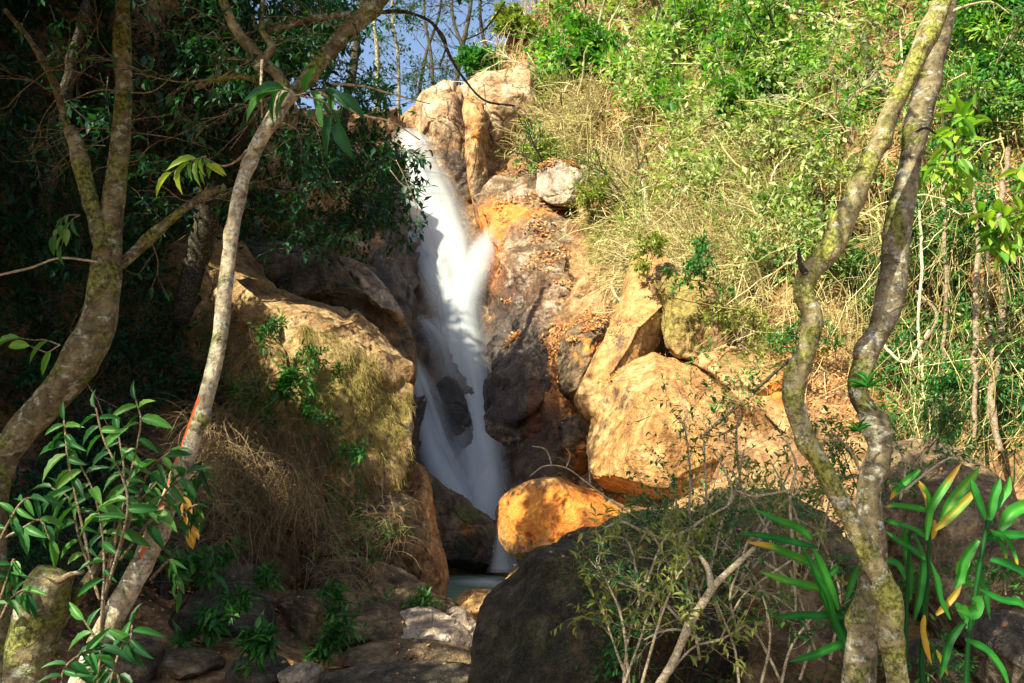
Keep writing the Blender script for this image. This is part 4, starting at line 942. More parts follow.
# lianas, roots and bare branches on the slope: photo points, width px
def bare(name, pts, matk, label, cat, off=0.5, group=None, per=8, Y=None):
    pts = [list(p) for p in pts]; q = np.array([p[:2] for p in pts], float)
    if Y is None:
        H, _ = hill_at(q[:, 0], q[:, 1]); ys = H[:, 1] - off
        for p, y in zip(pts, ys): p[2:] = [p[2], y]
    b = Buf(); limb(b, pts, Y or 10, per, 7, 0.12, int(abs(q.sum())) % 97, True, 1.5)
    n = sum(len(v) for v in b.v); return build(b, name, M[matk], None, label, cat, group, attrs=None, origin=b.v[0][0])
BARE = [
 ([(726,0,3),(716,40,4),(722,62,5),(718,95,5),(706,120,5),(698,148,3)], 'twig_dark', 'dark crooked branch slanting down the middle of the upper slope'),
 ([(622,8,3),(632,55,5),(640,62,5),(652,100,3)], 'twig_pale', 'pale dead branch at the top, running down into the straw'),
 ([(735,5,3),(770,4,4),(800,12,5),(832,20,5),(858,28,3)], 'twig_pale', 'white bare branch lying across the top of the slope'),
 ([(660,145,2),(672,160,4),(678,185,4),(688,194,3)], 'twig_pale', 'short white crooked stick in the straw'),
 ([(690,200,3),(720,205,5),(745,212,6),(760,190,6),(752,165,3)], 'twig', 'brown bent branch under the drooping shrub'),
 ([(774,118,5),(790,140,8),(806,150,7),(815,190,6),(822,240,5)], 'twig_dark', 'thick dark liana hanging above the bend of the pale trunk'),
 ([(862,34,7),(868,60,8),(880,84,8),(890,98,6)], 'twig_dark', 'short dark limb behind the two pale trunks'),
 ([(870,28,4),(890,20,7),(905,8,6)], 'twig_dark', 'dark stub of branch reaching the top of the lichen-covered trunk'),
 ([(948,60,3),(944,160,4),(946,260,4),(944,340,4),(940,400,4),(938,446,3)], 'twig', 'long thin liana hanging straight down beside the right trunk'),
 ([(905,255,2.5),(915,290,3),(936,312,3.5),(925,340,3),(908,360,2.5)], 'twig', 'tan vine looping out from the brown trunk'),
 ([(974,190,4),(978,260,5),(974,340,6),(976,400,5),(972,440,3)], 'twig', 'mossy liana right of the long thin one'),
 ([(900,30,2),(908,120,2),(912,200,3),(906,250,2)], 'twig_pale', 'thin pale vine crossing behind the right trunk'),
 ([(616,190,3),(620,230,4),(622,262,4),(612,285,3),(624,306,3)], 'twig_pale', 'pale wavy root hanging over the mossy outcrop'),
 ([(642,180,3),(650,230,4),(660,262,4),(676,300,5),(690,318,3)], 'twig_pale', 'tan root trailing over the mossy hump'),
 ([(676,230,3),(684,262,4),(700,282,4),(690,310,3)], 'twig', 'short root hanging beside the small cave'),
 ([(594,140,3),(608,162,3),(630,180,4),(642,200,3)], 'twig_dark', 'dark thin stem slanting through the olive scrub'),
 ([(760,248,3),(775,262,4),(792,262,3),(798,240,2)], 'twig_pale', 'pale curved twig left of the bent trunk'),
 ([(536,0,2),(538,20,3),(532,45,3),(530,62,2)], 'twig_dark', 'dark thin hanging stem over the orange crest'),
 ([(590,8,2),(572,25,3),(560,34,2)], 'twig_dark', 'short dark stick at the top of the orange slope'),
 ([(918,200,2),(922,260,3),(918,320,3),(924,390,2)], 'twig_pale', 'pale root hanging in front of the dark hollow'),
 ([(990,230,3),(986,290,4),(992,350,4),(988,420,3)], 'twig', 'brown liana hanging at the far right, near the edge'),
 ([(1008,150,5),(1000,220,6),(1004,300,7),(996,380,6),(1000,450,6)], 'twig', 'thick brown stem rising over the orange earth at the right edge'),
 ([(876,330,3),(890,352,3),(908,362,4),(916,350,3),(930,330,3)], 'twig_pale', 'curled pale vine below the looping one'),
 ([(700,440,3),(730,410,4),(760,385,4),(790,360,3)], 'twig_dark', 'thin dark branch lying across the rough ochre rock'),
 ([(655,430,2),(700,400,3),(716,372,2)], 'twig_dark', 'thin dry twig resting on the golden boulder'),
]
for pts, mk, lab in BARE: bare('vine' if 'liana' in lab or 'root' in lab or 'vine' in lab else 'dead_branch', pts, mk, lab, 'vine' if 'liana' in lab or 'root' in lab or 'vine' in lab else 'branch', 0.9)
# hanging skirts of dead fronds
def skirt(px, py, w, h, n, label):
    P0, N0 = hill_at(np.array([px]), np.array([py])); P0 = P0[0] + N0[0] * 0.5; s = m_px(P0[1])
    S = P0 + np.c_[rng.normal(size=n) * w * s * 0.3, rng.normal(size=n) * 0.12, rng.uniform(-0.1, 0.1, n) * h * s]
    Q = wander(S, np.c_[rng.normal(size=n) * 0.25, rng.normal(size=n) * 0.2 - 0.1, -np.ones(n)], rng.uniform(0.5, 1, n) * h * s, 6, 0.10, 0.2)
    b = Buf(); tubes(b, Q, (0.012 * s * 50 * rng.uniform(0.6, 1.2, n) * 1.0)[:, None] * np.linspace(1, .6, 6)[None], 4, rng.uniform(0.4, 1, n))
    o = empty('fan_palm', P0, label, 'palm', 'small palms with dead fronds'); build(b, 'dead_fronds', M['straw'], o)
    f = Buf(); m_ = 16; a = rng.uniform(0, 2 * np.pi, m_); D = np.c_[np.cos(a), -0.4 + 0 * a, np.abs(np.sin(a)) * 0.8 + 0.1]
    leaves(f, np.tile(P0, (m_, 1)), D, Z3(m_), w * s * rng.uniform(0.5, 0.9, m_), w * s * 0.08, rng.uniform(0.2, 0.7, m_), T_STRAP); build(f, 'fronds', M['strap'], o)
skirt(960, 178, 36, 58, 90, 'small palm with a pale skirt of dead fronds right of the trunks')
skirt(822, 132, 34, 52, 90, 'small palm with brown dead fronds left of the leaning trunk')
skirt(770, 150, 26, 36, 60, 'low palm with short dead fronds under the drooping shrub')
# large soft bright leaves at the right
def bigleaf_clump(px, py, r, n, Y, label, L, matk='green_bright', name='broadleaf_plant', tint=0.7):
    P0 = W(px, py, Y); s = m_px(Y)
    G = grow(np.tile(P0 + np.array([0.25, 0.3, -0.1]), (5, 1)), unit(np.array([-0.4, -0.5, 0.2]) + rdir(5) * 0.7), r * s * 1.2, 0.008, 1, 4, 0.15, 0.05, 0.8, 0.7)
    o = empty(name, P0, label, 'plant'); w = Buf(); put_twigs(w, G, 4); build(w, 'stems', M['twig'], o)
    f = Buf(); twig_leaves(f, G, max(1, n // 25), L, 0.38, T_BIGFLAT, 2, tint, 0.25, 0.3, 0.03); build(f, 'leaves', M[matk], o)
bigleaf_clump(962, 120, 42, 120, 8.2, 'large lime-green leafy spray in front of the palm at the right', 0.20)
bigleaf_clump(940, 150, 24, 60, 8.0, 'smaller lime-green leafy spray next to the lichen-covered trunk', 0.16)
bigleaf_clump(1020, 195, 36, 80, 8.0, 'lime-green leafy spray cut by the right edge', 0.20)

# ---------------------------------------------------------------- trees in the skyline gap
GAPT = [(432,105,14,30,4,'forked slim dark tree left of centre on the skyline'), (452,100,470,30,6,'dark trunk standing just left of the cracked tan block'), (398,112,392,32,4,'straight thin pale trunk at the left of the sky gap'),
        (470,90,452,29,5,'dark leaning trunk rising behind the cracked tan block'), (415,108,440,33,4,'thin tilted trunk crossing the sky gap'), (488,60,480,31,5,'twiggy trunk at the right of the sky gap'), (376,114,374,29,5,'leafy brown trunk next to the dark canopy')]
for i, (x, y, xt, Y, w, lab) in enumerate(GAPT):
    xt = x - 8 if xt < 100 else xt
    P0 = W(x, y, Y) - np.array([0, 0, 0.6]); o = empty('tree', P0, lab, 'tree', 'thin trees on the skyline')
    b = Buf(); limb(b, [(x, y + 20, w, Y), (x * 0.7 + xt * 0.3 + 2, 60, w * 0.9, Y), (xt, 10, w * 0.7, Y), (xt + 6, -60, w * 0.5, Y), (xt + 10, -130, w * 0.3, Y)], Y, 8, 8, 0.1, i); build(b, 'trunk', M['bark_d' if 'pale' in lab or 'brown' in lab else 'twig_dark'], o)
    n = 22; t = rng.random(n); S = W(x + (xt - x) * t, y - (y + 100) * t, Y); G = grow(S, unit(np.c_[rng.normal(size=n), rng.normal(size=n) * 0.6, rng.uniform(-0.1, 0.8, n)]), rng.uniform(0.8, 2.2, n), 0.018, 2, 4, 0.2, 0.0, 0.8, 0.55)
    w_ = Buf(); put_twigs(w_, G); build(w_, 'branches', M['twig_dark'], o)
    f = Buf(); twig_leaves(f, G, 1 if i % 2 else 3, 0.16, 0.45, T_TINY, 1, 0.4); build(f, 'foliage', M['green_dark' if i in (0, 6, 2) else 'green_mid'], o)

# ---------------------------------------------------------------- dark overhanging tree left of the falls
def canopy(name, polyY, label, leafL, matk, trunk, seed, tint=0.35, cat='tree', grp=None, woodm='twig_dark', asp=0.42):
    o = empty(name, W(trunk[0][0], trunk[0][1], trunk[0][3]), label, cat, grp)
    b = Buf(); limb(b, trunk, 10, 8, 12, 0.1, seed, True, 1.0); build(b, 'trunk', M[woodm], o)
    w = Buf(); f = Buf()
    for poly, n, Y0, Y1, thr in polyY:
        px, py = sample_poly(poly, n, 38, thr, seed); Y = rng.uniform(Y0, Y1, n); C = W(px, py, Y)
        for (cx_, cy_) in ((255, 290), (275, 298), (300, 308), (322, 318), (345, 335), (362, 350), (378, 364), (395, 380), (408, 392)):   # gap that lets the sun reach the ridge
            v = C - W(cx_, cy_, 11.4); C = C[np.linalg.norm(v - (v @ SUN)[:, None] * SUN, axis=1) > 0.5]
        n = len(C)
        D = unit(rdir(n) + np.array([0.3, -0.2, -0.25])); G = grow(C - D * 0.35, D, rng.uniform(0.35, 0.75, n), 0.006, 1, 3, 0.25, 0.08, 0.8, 0.6)
        put_twigs(w, G); twig_leaves(f, G, 5, leafL, asp, T_SMALL, 2, tint, 0.35, 0.25, 0.02)
    build(w, 'branches', M[woodm], o); build(f, 'crown', M[matk], o); return o
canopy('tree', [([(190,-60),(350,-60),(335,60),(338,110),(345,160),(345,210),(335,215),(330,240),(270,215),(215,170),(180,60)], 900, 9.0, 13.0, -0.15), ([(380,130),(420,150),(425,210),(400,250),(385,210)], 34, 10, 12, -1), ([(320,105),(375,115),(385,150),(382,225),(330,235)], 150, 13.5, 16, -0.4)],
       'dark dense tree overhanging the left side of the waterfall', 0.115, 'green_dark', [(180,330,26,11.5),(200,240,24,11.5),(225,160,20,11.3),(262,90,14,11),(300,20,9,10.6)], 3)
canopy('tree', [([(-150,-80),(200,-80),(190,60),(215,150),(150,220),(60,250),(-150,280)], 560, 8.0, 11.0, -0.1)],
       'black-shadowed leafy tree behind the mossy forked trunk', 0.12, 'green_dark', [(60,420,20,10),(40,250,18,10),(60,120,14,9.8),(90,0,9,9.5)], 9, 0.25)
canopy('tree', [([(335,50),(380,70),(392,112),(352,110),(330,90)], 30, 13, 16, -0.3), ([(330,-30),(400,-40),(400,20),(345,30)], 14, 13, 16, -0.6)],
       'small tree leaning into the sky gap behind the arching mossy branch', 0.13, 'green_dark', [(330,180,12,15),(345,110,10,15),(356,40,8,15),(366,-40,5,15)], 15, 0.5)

# grass and moss
def rock_scatter(idx_name, n): pass
b_ = Buf()
def strands(b, poly, n, Yf, Lr, rr, D0, dj, curl=0.12, grav=0.12, seed=0, s=20, thr=-0.2, k=7, lo=0.3, hi=1.0):
    px, py = sample_poly(poly, n, s, thr, seed); Y = Yf(px, py) if callable(Yf) else rng.uniform(Yf[0], Yf[1], n)
    Q = wander(W(px, py, Y), unit(np.array(D0) + rng.normal(size=(n, 3)) * dj), rng.uniform(*Lr, n), k, curl, grav)
    tubes(b, Q, rng.uniform(*rr, n)[:, None] * np.linspace(1, 0.3, k)[None], 3, rng.uniform(lo, hi, n))
strands(b_, [(190,400),(250,430),(300,470),(330,500),(300,540),(230,560),(200,520),(180,450)], 2600, (9.2, 10.2), (0.25, 0.75), (0.0022, 0.0045), (0.05, -0.35, 0.3), 0.45, grav=0.28)
strands(b_, [(290,520),(400,500),(410,540),(370,590),(310,590)], 420, (9.3, 9.9), (0.15, 0.4), (0.002, 0.004), (0.05, -0.3, 0.4), 0.45, grav=0.22)
strands(b_, [(120,470),(220,430),(240,540),(150,560)], 500, (8, 9.2), (0.25, 0.6), (0.002, 0.004), (0.05, -0.35, 0.4), 0.45, grav=0.25)
def on_rock(b, key, poly, n, Lr, rr, D0, dj, grav, thr=0.0, k=6, lo=0.2, hi=1.0, sc=4.0):
    i = [j for j, l in enumerate(SURFN) if key in l][0]; X, nrm, sx, sy = SURF[i]
    ok = np.where(in_poly(sx, sy, poly) & (nrm[:, 1] < 0.1) & (fbm(X, sc, 2, 33) > thr))[0]; ok = rng.choice(ok, n)
    P = X[ok] + rng.normal(size=(n, 3)) * 0.02; Q = wander(P, unit(np.array(D0) + nrm[ok] * 0.7 + rng.normal(size=(n, 3)) * dj), rng.uniform(*Lr, n), k, 0.12, grav)
    tubes(b, Q, rng.uniform(*rr, n)[:, None] * np.linspace(1, 0.3, k)[None], 3, rng.uniform(lo, hi, n))
on_rock(b_, 'large mossy rock', [(170,260),(250,310),(330,420),(390,480),(350,530),(220,520),(150,400)], 3200, (0.15, 0.5), (0.002, 0.0045), (0, -0.2, 0.0), 0.4, 0.3, -0.05)
on_rock(b_, 'brown flat-topped rock', [(280,495),(430,490),(430,580),(280,590)], 500, (0.1, 0.3), (0.002, 0.004), (0, -0.2, 0.1), 0.4, 0.3, 0.05)
build(b_, 'dry_grass', M['straw_dark'], kind='stuff', label='dead brown grass hanging below the mossy ridge', cat='grass')
b_ = Buf()
on_rock(b_, 'large mossy rock', [(300,325),(350,338),(412,390),(414,480),(396,500),(340,480),(310,400)], 3600, (0.04, 0.14), (0.0015, 0.0035), (0, -0.3, -0.3), 0.5, 0.35, 0.0)
on_rock(b_, 'mossy yellow hump', [(640,260),(740,260),(740,370),(640,370)], 500, (0.04, 0.2), (0.002, 0.004), (0, -0.3, -0.4), 0.4, 0.35, 0.1, sc=2.0)
on_rock(b_, 'mossy yellow-green outcrop', [(570,180),(640,180),(640,300),(570,300)], 900, (0.08, 0.3), (0.003, 0.006), (0, -0.3, -0.4), 0.4, 0.35, 0.0, sc=2.0)
on_rock(b_, 'huge dark lichen', [(500,520),(740,500),(740,690),(470,690)], 2500, (0.02, 0.06), (0.001, 0.002), (0, -0.3, 0.2), 0.6, 0.1, 0.12, lo=0.0, hi=0.6, sc=2.5)
g_ = Buf(); g2_ = Buf()
def rock_leaves(b, key, poly, n, per, spread, L, thr=0.0, sc=2.0, tint=0.6, out=0.12):
    L = L * 1.5
    i = [j for j, l in enumerate(SURFN) if key in l][0]; X, nrm, sx, sy = SURF[i]
    ok = np.where(in_poly(sx, sy, poly) & (nrm[:, 1] < 0.1) & (fbm(X, sc, 2, 44) > thr))[0]
    if len(ok) == 0: return
    ok = rng.choice(ok, n); C = X[ok] + nrm[ok] * out * rng.random((n, 1)); cluster_leaves(b, C, nrm[ok], per, spread, L, 0.42, T_SMALL, 0.35, tint)
rock_leaves(g_, 'large mossy rock', [(150,250),(250,310),(300,360),(330,430),(380,490),(350,530),(220,520),(150,400)], 420, 7, 0.10, 0.055, -0.02, 1.6)
rock_leaves(g_, 'flat-topped', [(280,495),(430,490),(430,580),(280,590)], 70, 6, 0.08, 0.05, 0.05)
rock_leaves(g_, 'wedge-shaped', [(260,590),(420,590),(420,660),(260,660)], 50, 6, 0.06, 0.04, 0.08)
rock_leaves(g_, 'huge dark lichen', [(620,500),(745,500),(745,690),(600,690)], 160, 6, 0.06, 0.03, 0.0, tint=0.3)
rock_leaves(g_, 'huge dark lichen', [(470,560),(620,520),(620,690),(470,690)], 60, 5, 0.03, 0.018, 0.18, tint=0.3)
rock_leaves(g_, 'rough ochre rock mass', [(690,350),(900,350),(900,560),(690,560)], 260, 7, 0.12, 0.05, 0.0, 1.5, 0.5, 0.15)
rock_leaves(g_, 'shadow-dappled', [(690,490),(890,490),(890,690),(690,690)], 380, 6, 0.09, 0.035, -0.05, 1.8, 0.4, 0.15)
rock_leaves(g_, 'broad dark brown boulder', [(860,440),(1090,440),(1090,660),(860,660)], 130, 6, 0.08, 0.035, 0.05, 2.0, 0.3, 0.1)
build(g_, 'creeping_undergrowth', M['green_mid'], kind='stuff', label='small green creepers clinging to the rocks', cat='undergrowth')
on_rock(g2_, 'shadow-dappled', [(690,490),(890,490),(890,690),(690,690)], 420, (0.15, 0.6), (0.0012, 0.003), (0, -0.4, 0.5), 0.6, 0.02)
on_rock(g2_, 'rough ochre rock mass', [(690,350),(900,350),(900,560),(690,560)], 380, (0.2, 0.9), (0.002, 0.005), (0, -0.3, 0.5), 0.6, 0.02)
on_rock(g2_, 'huge dark lichen', [(640,500),(745,500),(745,690),(620,690)], 160, (0.15, 0.5), (0.001, 0.0025), (0, -0.4, 0.5), 0.6, 0.02)
build(g2_, 'twiggy_undergrowth', M['straw_dark'], kind='stuff', label='thin brown twigs tangled over the shaded rocks', cat='undergrowth')
build(b_, 'moss', M['moss'], kind='stuff', label='yellow-green moss fringes hanging from the sunny rocks', cat='moss')

# ---------------------------------------------------------------- foreground trees
def woody(name, label, base, parts, cat='tree', grp=None, slim=1):
    o = empty(name, W(*base), label, cat, grp)
    for pn, pts, Y, mk, kw in parts:
        if slim != 1: pts = [(p[0], p[1], p[2] * slim) for p in pts]
        b = Buf(); rd = kw.pop('red', None); lab = kw.pop('label', None); limb(b, pts, Y, **kw); V = np.concatenate(b.v); st = np.zeros(len(V))
        if rd is not None:
            sx, sy, _ = proj(V)
            for (x0, y0, x1, y1, hw, wt) in rd:
                t = np.clip(((sx - x0) * (x1 - x0) + (sy - y0) * (y1 - y0)) / ((x1 - x0) ** 2 + (y1 - y0) ** 2), 0, 1)
                d = np.hypot(sx - x0 - t * (x1 - x0), sy - y0 - t * (y1 - y0)); st = np.maximum(st, wt * np.exp(-(d / hw) ** 2))
        build(b, pn, M[mk], o, label=lab, attrs={'stain': st})
    return o
tA = woody('tree', 'mossy forked dark tree leaning at the left edge', (-5, 760, 4.0), [
 ('trunk', [(-2,860,52),(-4,740,50),(-6,640,48),(-14,560,46),(-8,490,44),(12,445,42),(40,412,42),(72,372,42),(96,328,41),(106,278,40),(110,228,34),(116,180,28),(122,130,25),(123,80,24),(122,30,23),(123,-50,22)], 4.0, 'bark_a', dict(rough=0.14, seed=3, sides=28, per=14)),
 ('branch', [(104,250,24),(94,215,22),(86,185,20),(78,150,18),(70,128,17)], 3.95, 'bark_a', dict(rough=0.2, seed=5, sides=18, label='short broken side stem')),
 ('branch', [(110,272,16),(130,256,14),(150,238,14),(170,220,13),(200,198,9),(225,186,6)], 4.05, 'bark_a', dict(rough=0.16, seed=6, sides=14)),
 ('branch', [(70,135,9),(58,95,10),(48,70,9),(30,40,7),(5,10,6)], 4.1, 'bark_a', dict(rough=0.15, seed=7, sides=10)),
 ('twig', [(98,262,3),(60,258,3),(30,268,3),(-10,277,3)], 3.9, 'twig_pale', dict(rough=0.1, seed=8, sides=6)),
 ('twig', [(72,100,2),(100,90,2),(150,92,2),(178,70,2)], 3.9, 'twig', dict(rough=0.1, seed=9, sides=6)),
], slim=0.78)
tS = woody('tree_stump', 'lichen-covered broken stump at the bottom left corner', (25, 760, 3.4), [
 ('trunk', [(12,800,44),(22,700,40),(34,640,38),(46,600,36),(58,572,30)], 3.4, 'bark_a', dict(rough=0.2, seed=13, sides=28, per=14)),
 ('branch', [(44,640,14),(74,600,12),(98,566,10),(120,530,8),(140,496,5)], 3.5, 'bark_a', dict(rough=0.15, seed=14, sides=12)),
 ('branch', [(52,585,8),(70,575,6),(84,572,4)], 3.35, 'twig', dict(rough=0.15, seed=15, sides=8)),
], cat='stump')
tB = woody('tree', 'slim pale tree with a red paint mark leaning across the left side', (60, 760, 3.4), [
 ('trunk', [(30,780,28),(78,690,27),(112,620,25),(146,555,24),(172,495,22),(192,440,20),(208,390,19),(220,335,18),(226,280,17),(232,235,15),(240,190,15),(254,152,16),(272,120,18),(290,92,20)], 3.4, 'bark_b', dict(rough=0.09, seed=23, sides=28, per=18,
   red=[(174,462,198,398,2.6,0.95),(160,512,172,470,1.4,0.8),(140,560,145,545,3,0.75),(97,640,101,630,4,0.6)])),
 ('branch', [(286,98,18),(304,82,18),(322,60,19),(344,34,20),(372,8,20),(400,-24,20),(430,-60,20)], 3.5, 'bark_a', dict(rough=0.14, seed=24, sides=20, label='mossy upper limb arching right')),
 ('branch', [(290,96,14),(278,76,13),(262,60,13),(244,40,12),(230,18,11),(216,-20,10)], 3.45, 'bark_a', dict(rough=0.14, seed=25, sides=16)),
 ('branch', [(256,70,9),(272,48,9),(262,30,7),(263,0,5),(266,-30,4)], 3.4, 'bark_a', dict(rough=0.14, seed=26, sides=10)),
 ('branch', [(262,32,8),(290,24,9),(320,18,9),(350,14,8),(372,12,6)], 3.6, 'bark_a', dict(rough=0.14, seed=27, sides=12)),
 ('branch', [(290,90,8),(268,84,8),(240,76,8),(216,80,9),(196,88,6)], 3.7, 'bark_a', dict(rough=0.18, seed=28, sides=12)),
 ('twig', [(360,14,4),(385,12,5),(405,12,4),(428,20,4),(440,34,4),(450,56,4),(462,76,3),(484,100,2.5),(515,106,2)], 3.7, 'twig_dark', dict(rough=0.1, seed=29, sides=8)),
 ('twig', [(432,22,3),(446,42,2.5),(440,66,2)], 3.7, 'twig_dark', dict(rough=0.1, seed=30, sides=6)),
 ('twig', [(505,2,2),(494,18,2.5),(482,32,2),(465,40,1.5)], 3.9, 'twig_dark', dict(rough=0.1, seed=31, sides=6)),
 ('twig', [(316,90,3),(340,104,3),(366,116,3),(392,122,2),(420,140,1.2)], 3.5, 'twig_pale', dict(rough=0.1, seed=32, sides=6)),
 ('twig', [(332,84,3),(362,86,3),(392,94,2),(430,104,1.2)], 3.6, 'twig_pale', dict(rough=0.1, seed=33, sides=6)),
 ('twig', [(247,150,4),(238,160,3),(222,166,2),(202,156,1.5)], 3.35, 'twig', dict(rough=0.1, seed=34, sides=6)),
 ('twig', [(262,60,4),(261,90,3),(262,118,2)], 3.3, 'twig_pale', dict(rough=0.1, seed=35, sides=6)),
], slim=0.86)
def fine_twigs(tree, spots, Y, L, n, matk, leafs=0, lmat='green_dark'):
    px = np.array([p[0] for p in spots], float); py = np.array([p[1] for p in spots], float); i = rng.integers(0, len(spots), n)
    S = W(px[i], py[i], Y); G = grow(S, unit(rdir(n) * np.array([1, .6, .8])), L * rng.uniform(.5, 1.2, n), 0.0035, 2, 3, 0.2, 0.03, 0.7, 0.6)
    b = Buf(); put_twigs(b, G, 4); o = build(b, 'twigs', M[matk], tree)
    if leafs: f = Buf(); twig_leaves(f, G, leafs, 0.05, 0.4, T_SMALL, 1, 0.4); build(f, 'foliage', M[lmat], tree)
fine_twigs(tB, [(222,0),(240,36),(262,60),(300,70),(340,34),(372,8),(300,20),(216,80),(290,94)], 3.5, 0.32, 26, 'twig', 1)
fine_twigs(tA, [(122,60),(118,130),(84,180),(60,95),(48,70),(150,238),(190,202),(72,372)], 4.0, 0.4, 26, 'twig', 1)
tC = woody('tree', 'lichen-pale leaning tree, crossing in front of the darker one at the right', (900, 760, 4.2), [
 ('trunk', [(948,-50,20),(942,0,22),(926,38,22),(906,80,23),(886,124,23),(868,164,24),(850,206,24),(832,246,24),(812,270,24),(804,290,24),(812,320,23),(806,352,22),(794,380,22),(794,404,22),(806,436,21),(824,470,20),(844,508,19),(862,540,21),(878,572,24),(888,604,23),(893,650,22),(900,700,22),(905,800,24)], 4.2, 'bark_c', dict(rough=0.13, seed=43, sides=30, per=16)),
 ('branch', [(806,274,8),(800,264,5),(799,248,3)], 4.15, 'twig_dark', dict(rough=0.1, seed=44, sides=8)),
 ('twig', [(936,20,4),(960,8,3),(990,2,2),(1010,14,1.5)], 4.2, 'twig_pale', dict(rough=0.1, seed=45, sides=6)),
], slim=0.92)
tD = woody('tree', 'grey-brown crooked tree standing behind the leaning lichen-pale one', (862, 780, 4.55), [
 ('trunk', [(950,-50,22),(946,0,24),(938,40,25),(926,90,26),(915,140,26),(905,190,27),(896,235,28),(893,275,28),(886,315,28),(868,355,27),(858,388,26),(868,414,26),(880,436,27),(878,462,27),(870,486,28),(868,514,28),(873,545,27),(870,585,29),(864,620,33),(860,660,36),(858,720,38),(856,820,40)], 4.55, 'bark_d', dict(rough=0.14, seed=53, sides=32, per=16)),
 ('twig', [(888,312,5),(900,306,4),(908,304,2)], 4.4, 'bark_d', dict(rough=0.1, seed=54, sides=8)),
 ('twig', [(916,132,3),(926,128,3),(936,134,2)], 4.4, 'twig_dark', dict(rough=0.1, seed=55, sides=6)),
], slim=0.9)
# leafy sprout on the brown trunk
def rosette(px, py, Y, n, L, W_, matk, label, name='bromeliad', tmpl=T_STRAP, tint=(0.1, 0.7), upd=0.5, cat='plant', grp=None, droop=0.0):
    P0 = W(px, py, Y); b = Buf(); a = rng.uniform(0, 2 * np.pi, n); el = rng.uniform(0.1, 1.2, n) + upd * 0.3
    D = np.c_[np.cos(a) * np.cos(el), np.sin(a) * np.cos(el), np.sin(el) - droop]
    leaves(b, np.tile(P0, (n, 1)), D, Z3(n) + rdir(n) * 0.2, L * rng.uniform(0.6, 1.1, n), W_, rng.uniform(*tint, n), tmpl)
    return build(b, name, M[matk], None, label, cat, grp, origin=P0)
rosette(868, 388, 4.35, 12, 0.11, 0.014, 'strap', 'small spiky bromeliad rooted on the grey-brown trunk')
rosette(858, 432, 4.35, 7, 0.08, 0.011, 'strap', 'tiny sprout low on the bend of the grey-brown trunk', name='sprout')

# ---------------------------------------------------------------- foreground leafy plants on the left
def shoots(name, label, base, specs, L, mats, asp=0.36, n=9, Y=3.3, tint=0.5, woodm='twig', templ=T_BIG, droop=0.55, cat='plant', grp=None, wpx=3, hang=0.3):
    o = empty(name, W(base[0], base[1], Y), label, cat, grp); w = Buf(); f = Buf()
    for s in specs:
        yy = Y + rng.uniform(-0.15, 0.15); pts = [(p[0], p[1], wpx * (1 - 0.5 * i / len(s)), yy) for i, p in enumerate(s)]
        w = Buf(); P, R = limb(w, pts, yy, 8, 6, 0.08, 1, True); build(w, 'stem', M[woodm], o); k = len(P); T = unit(np.gradient(P, axis=0)); m_ = n
        ii = np.linspace(k * 0.25, k - 1, m_).astype(int); side = np.where(np.arange(m_) % 2, 1, -1)[:, None]
        S = unit(np.cross(T[ii], np.array([0, -1.0, 0.2]))); D = unit(S * side * 0.8 + T[ii] * 0.6 + rdir(m_) * 0.35 - np.array([0, 0.2, hang])); D[-1] = T[-1] - np.array([0, 0, 0.3])
        Ls = L * rng.uniform(0.65, 1.15, m_)
        leaves(f, P[ii], D, unit(np.array([-0.2, -0.7, 0.7]) + rdir(m_) * 0.6), Ls, Ls * asp * rng.uniform(0.75, 1.25, m_), np.clip(tint + rng.uniform(-.4, .4, m_), 0, 1), templ)
    build(f, 'leaves', M[mats], o); return o
shoots('leafy_plant', 'lush plant with drooping green leaves between the mossy tree and the pale trunk', (100, 640),
 [[(100,640),(104,560),(96,500),(78,460)], [(100,640),(112,540),(124,480),(118,430)], [(104,600),(130,520),(150,470),(170,452)], [(100,600),(80,540),(70,500),(52,488)],
  [(110,580),(128,500),(104,440),(96,408)], [(120,560),(150,520),(168,490),(186,474)], [(90,560),(70,470),(66,440),(64,420)], [(104,600),(120,520),(140,430),(136,400)], [(110,520),(140,500),(160,480),(178,470)]],
 0.10, 'green_mid', n=14, Y=3.25, tint=0.4, asp=0.30, hang=0.85)
shoots('leafy_plant', 'leafy sprays against the bark at the far left edge', (10, 560), [[(-10,560),(10,520),(24,500),(40,498)], [(0,540),(20,530),(40,520),(50,540)], [(0,600),(10,570),(14,560),(10,590)], [(0,620),(10,600),(24,590),(30,600)]], 0.085, 'green_mid', n=9, Y=3.2, tint=0.3, asp=0.3, hang=0.8)
shoots('leafy_plant', 'low leaves under the pale leaning trunk at the bottom left', (110, 700), [[(90,720),(100,660),(96,640),(84,620)], [(60,700),(64,670),(80,655),(96,650)], [(120,700),(118,675),(108,668),(100,665)], [(100,720),(120,650),(130,640),(132,625)]], 0.10, 'green_mid', n=9, Y=3.1, tint=0.25, asp=0.3, hang=0.7)
shoots('leafy_plant', 'sprig of leaves behind the middle of the pale trunk', (200, 620), [[(160,540),(178,520),(196,505),(200,520)], [(165,520),(180,490),(200,470),(205,480)], [(150,580),(170,560),(176,570),(178,590)]], 0.08, 'green_mid', n=9, Y=3.6, tint=0.3, asp=0.3, hang=0.8)
shoots('leaf_sprig', 'backlit bright green sprig hanging left of the pale trunk', (203, 156), [[(206,156),(200,158),(194,160),(188,163)], [(206,156),(204,160),(206,163),(210,164)], [(206,156),(196,160),(184,165),(172,172)]], 0.105, 'green_bright', n=4, Y=3.3, tint=0.75, wpx=1.5, hang=0.9, asp=0.3)
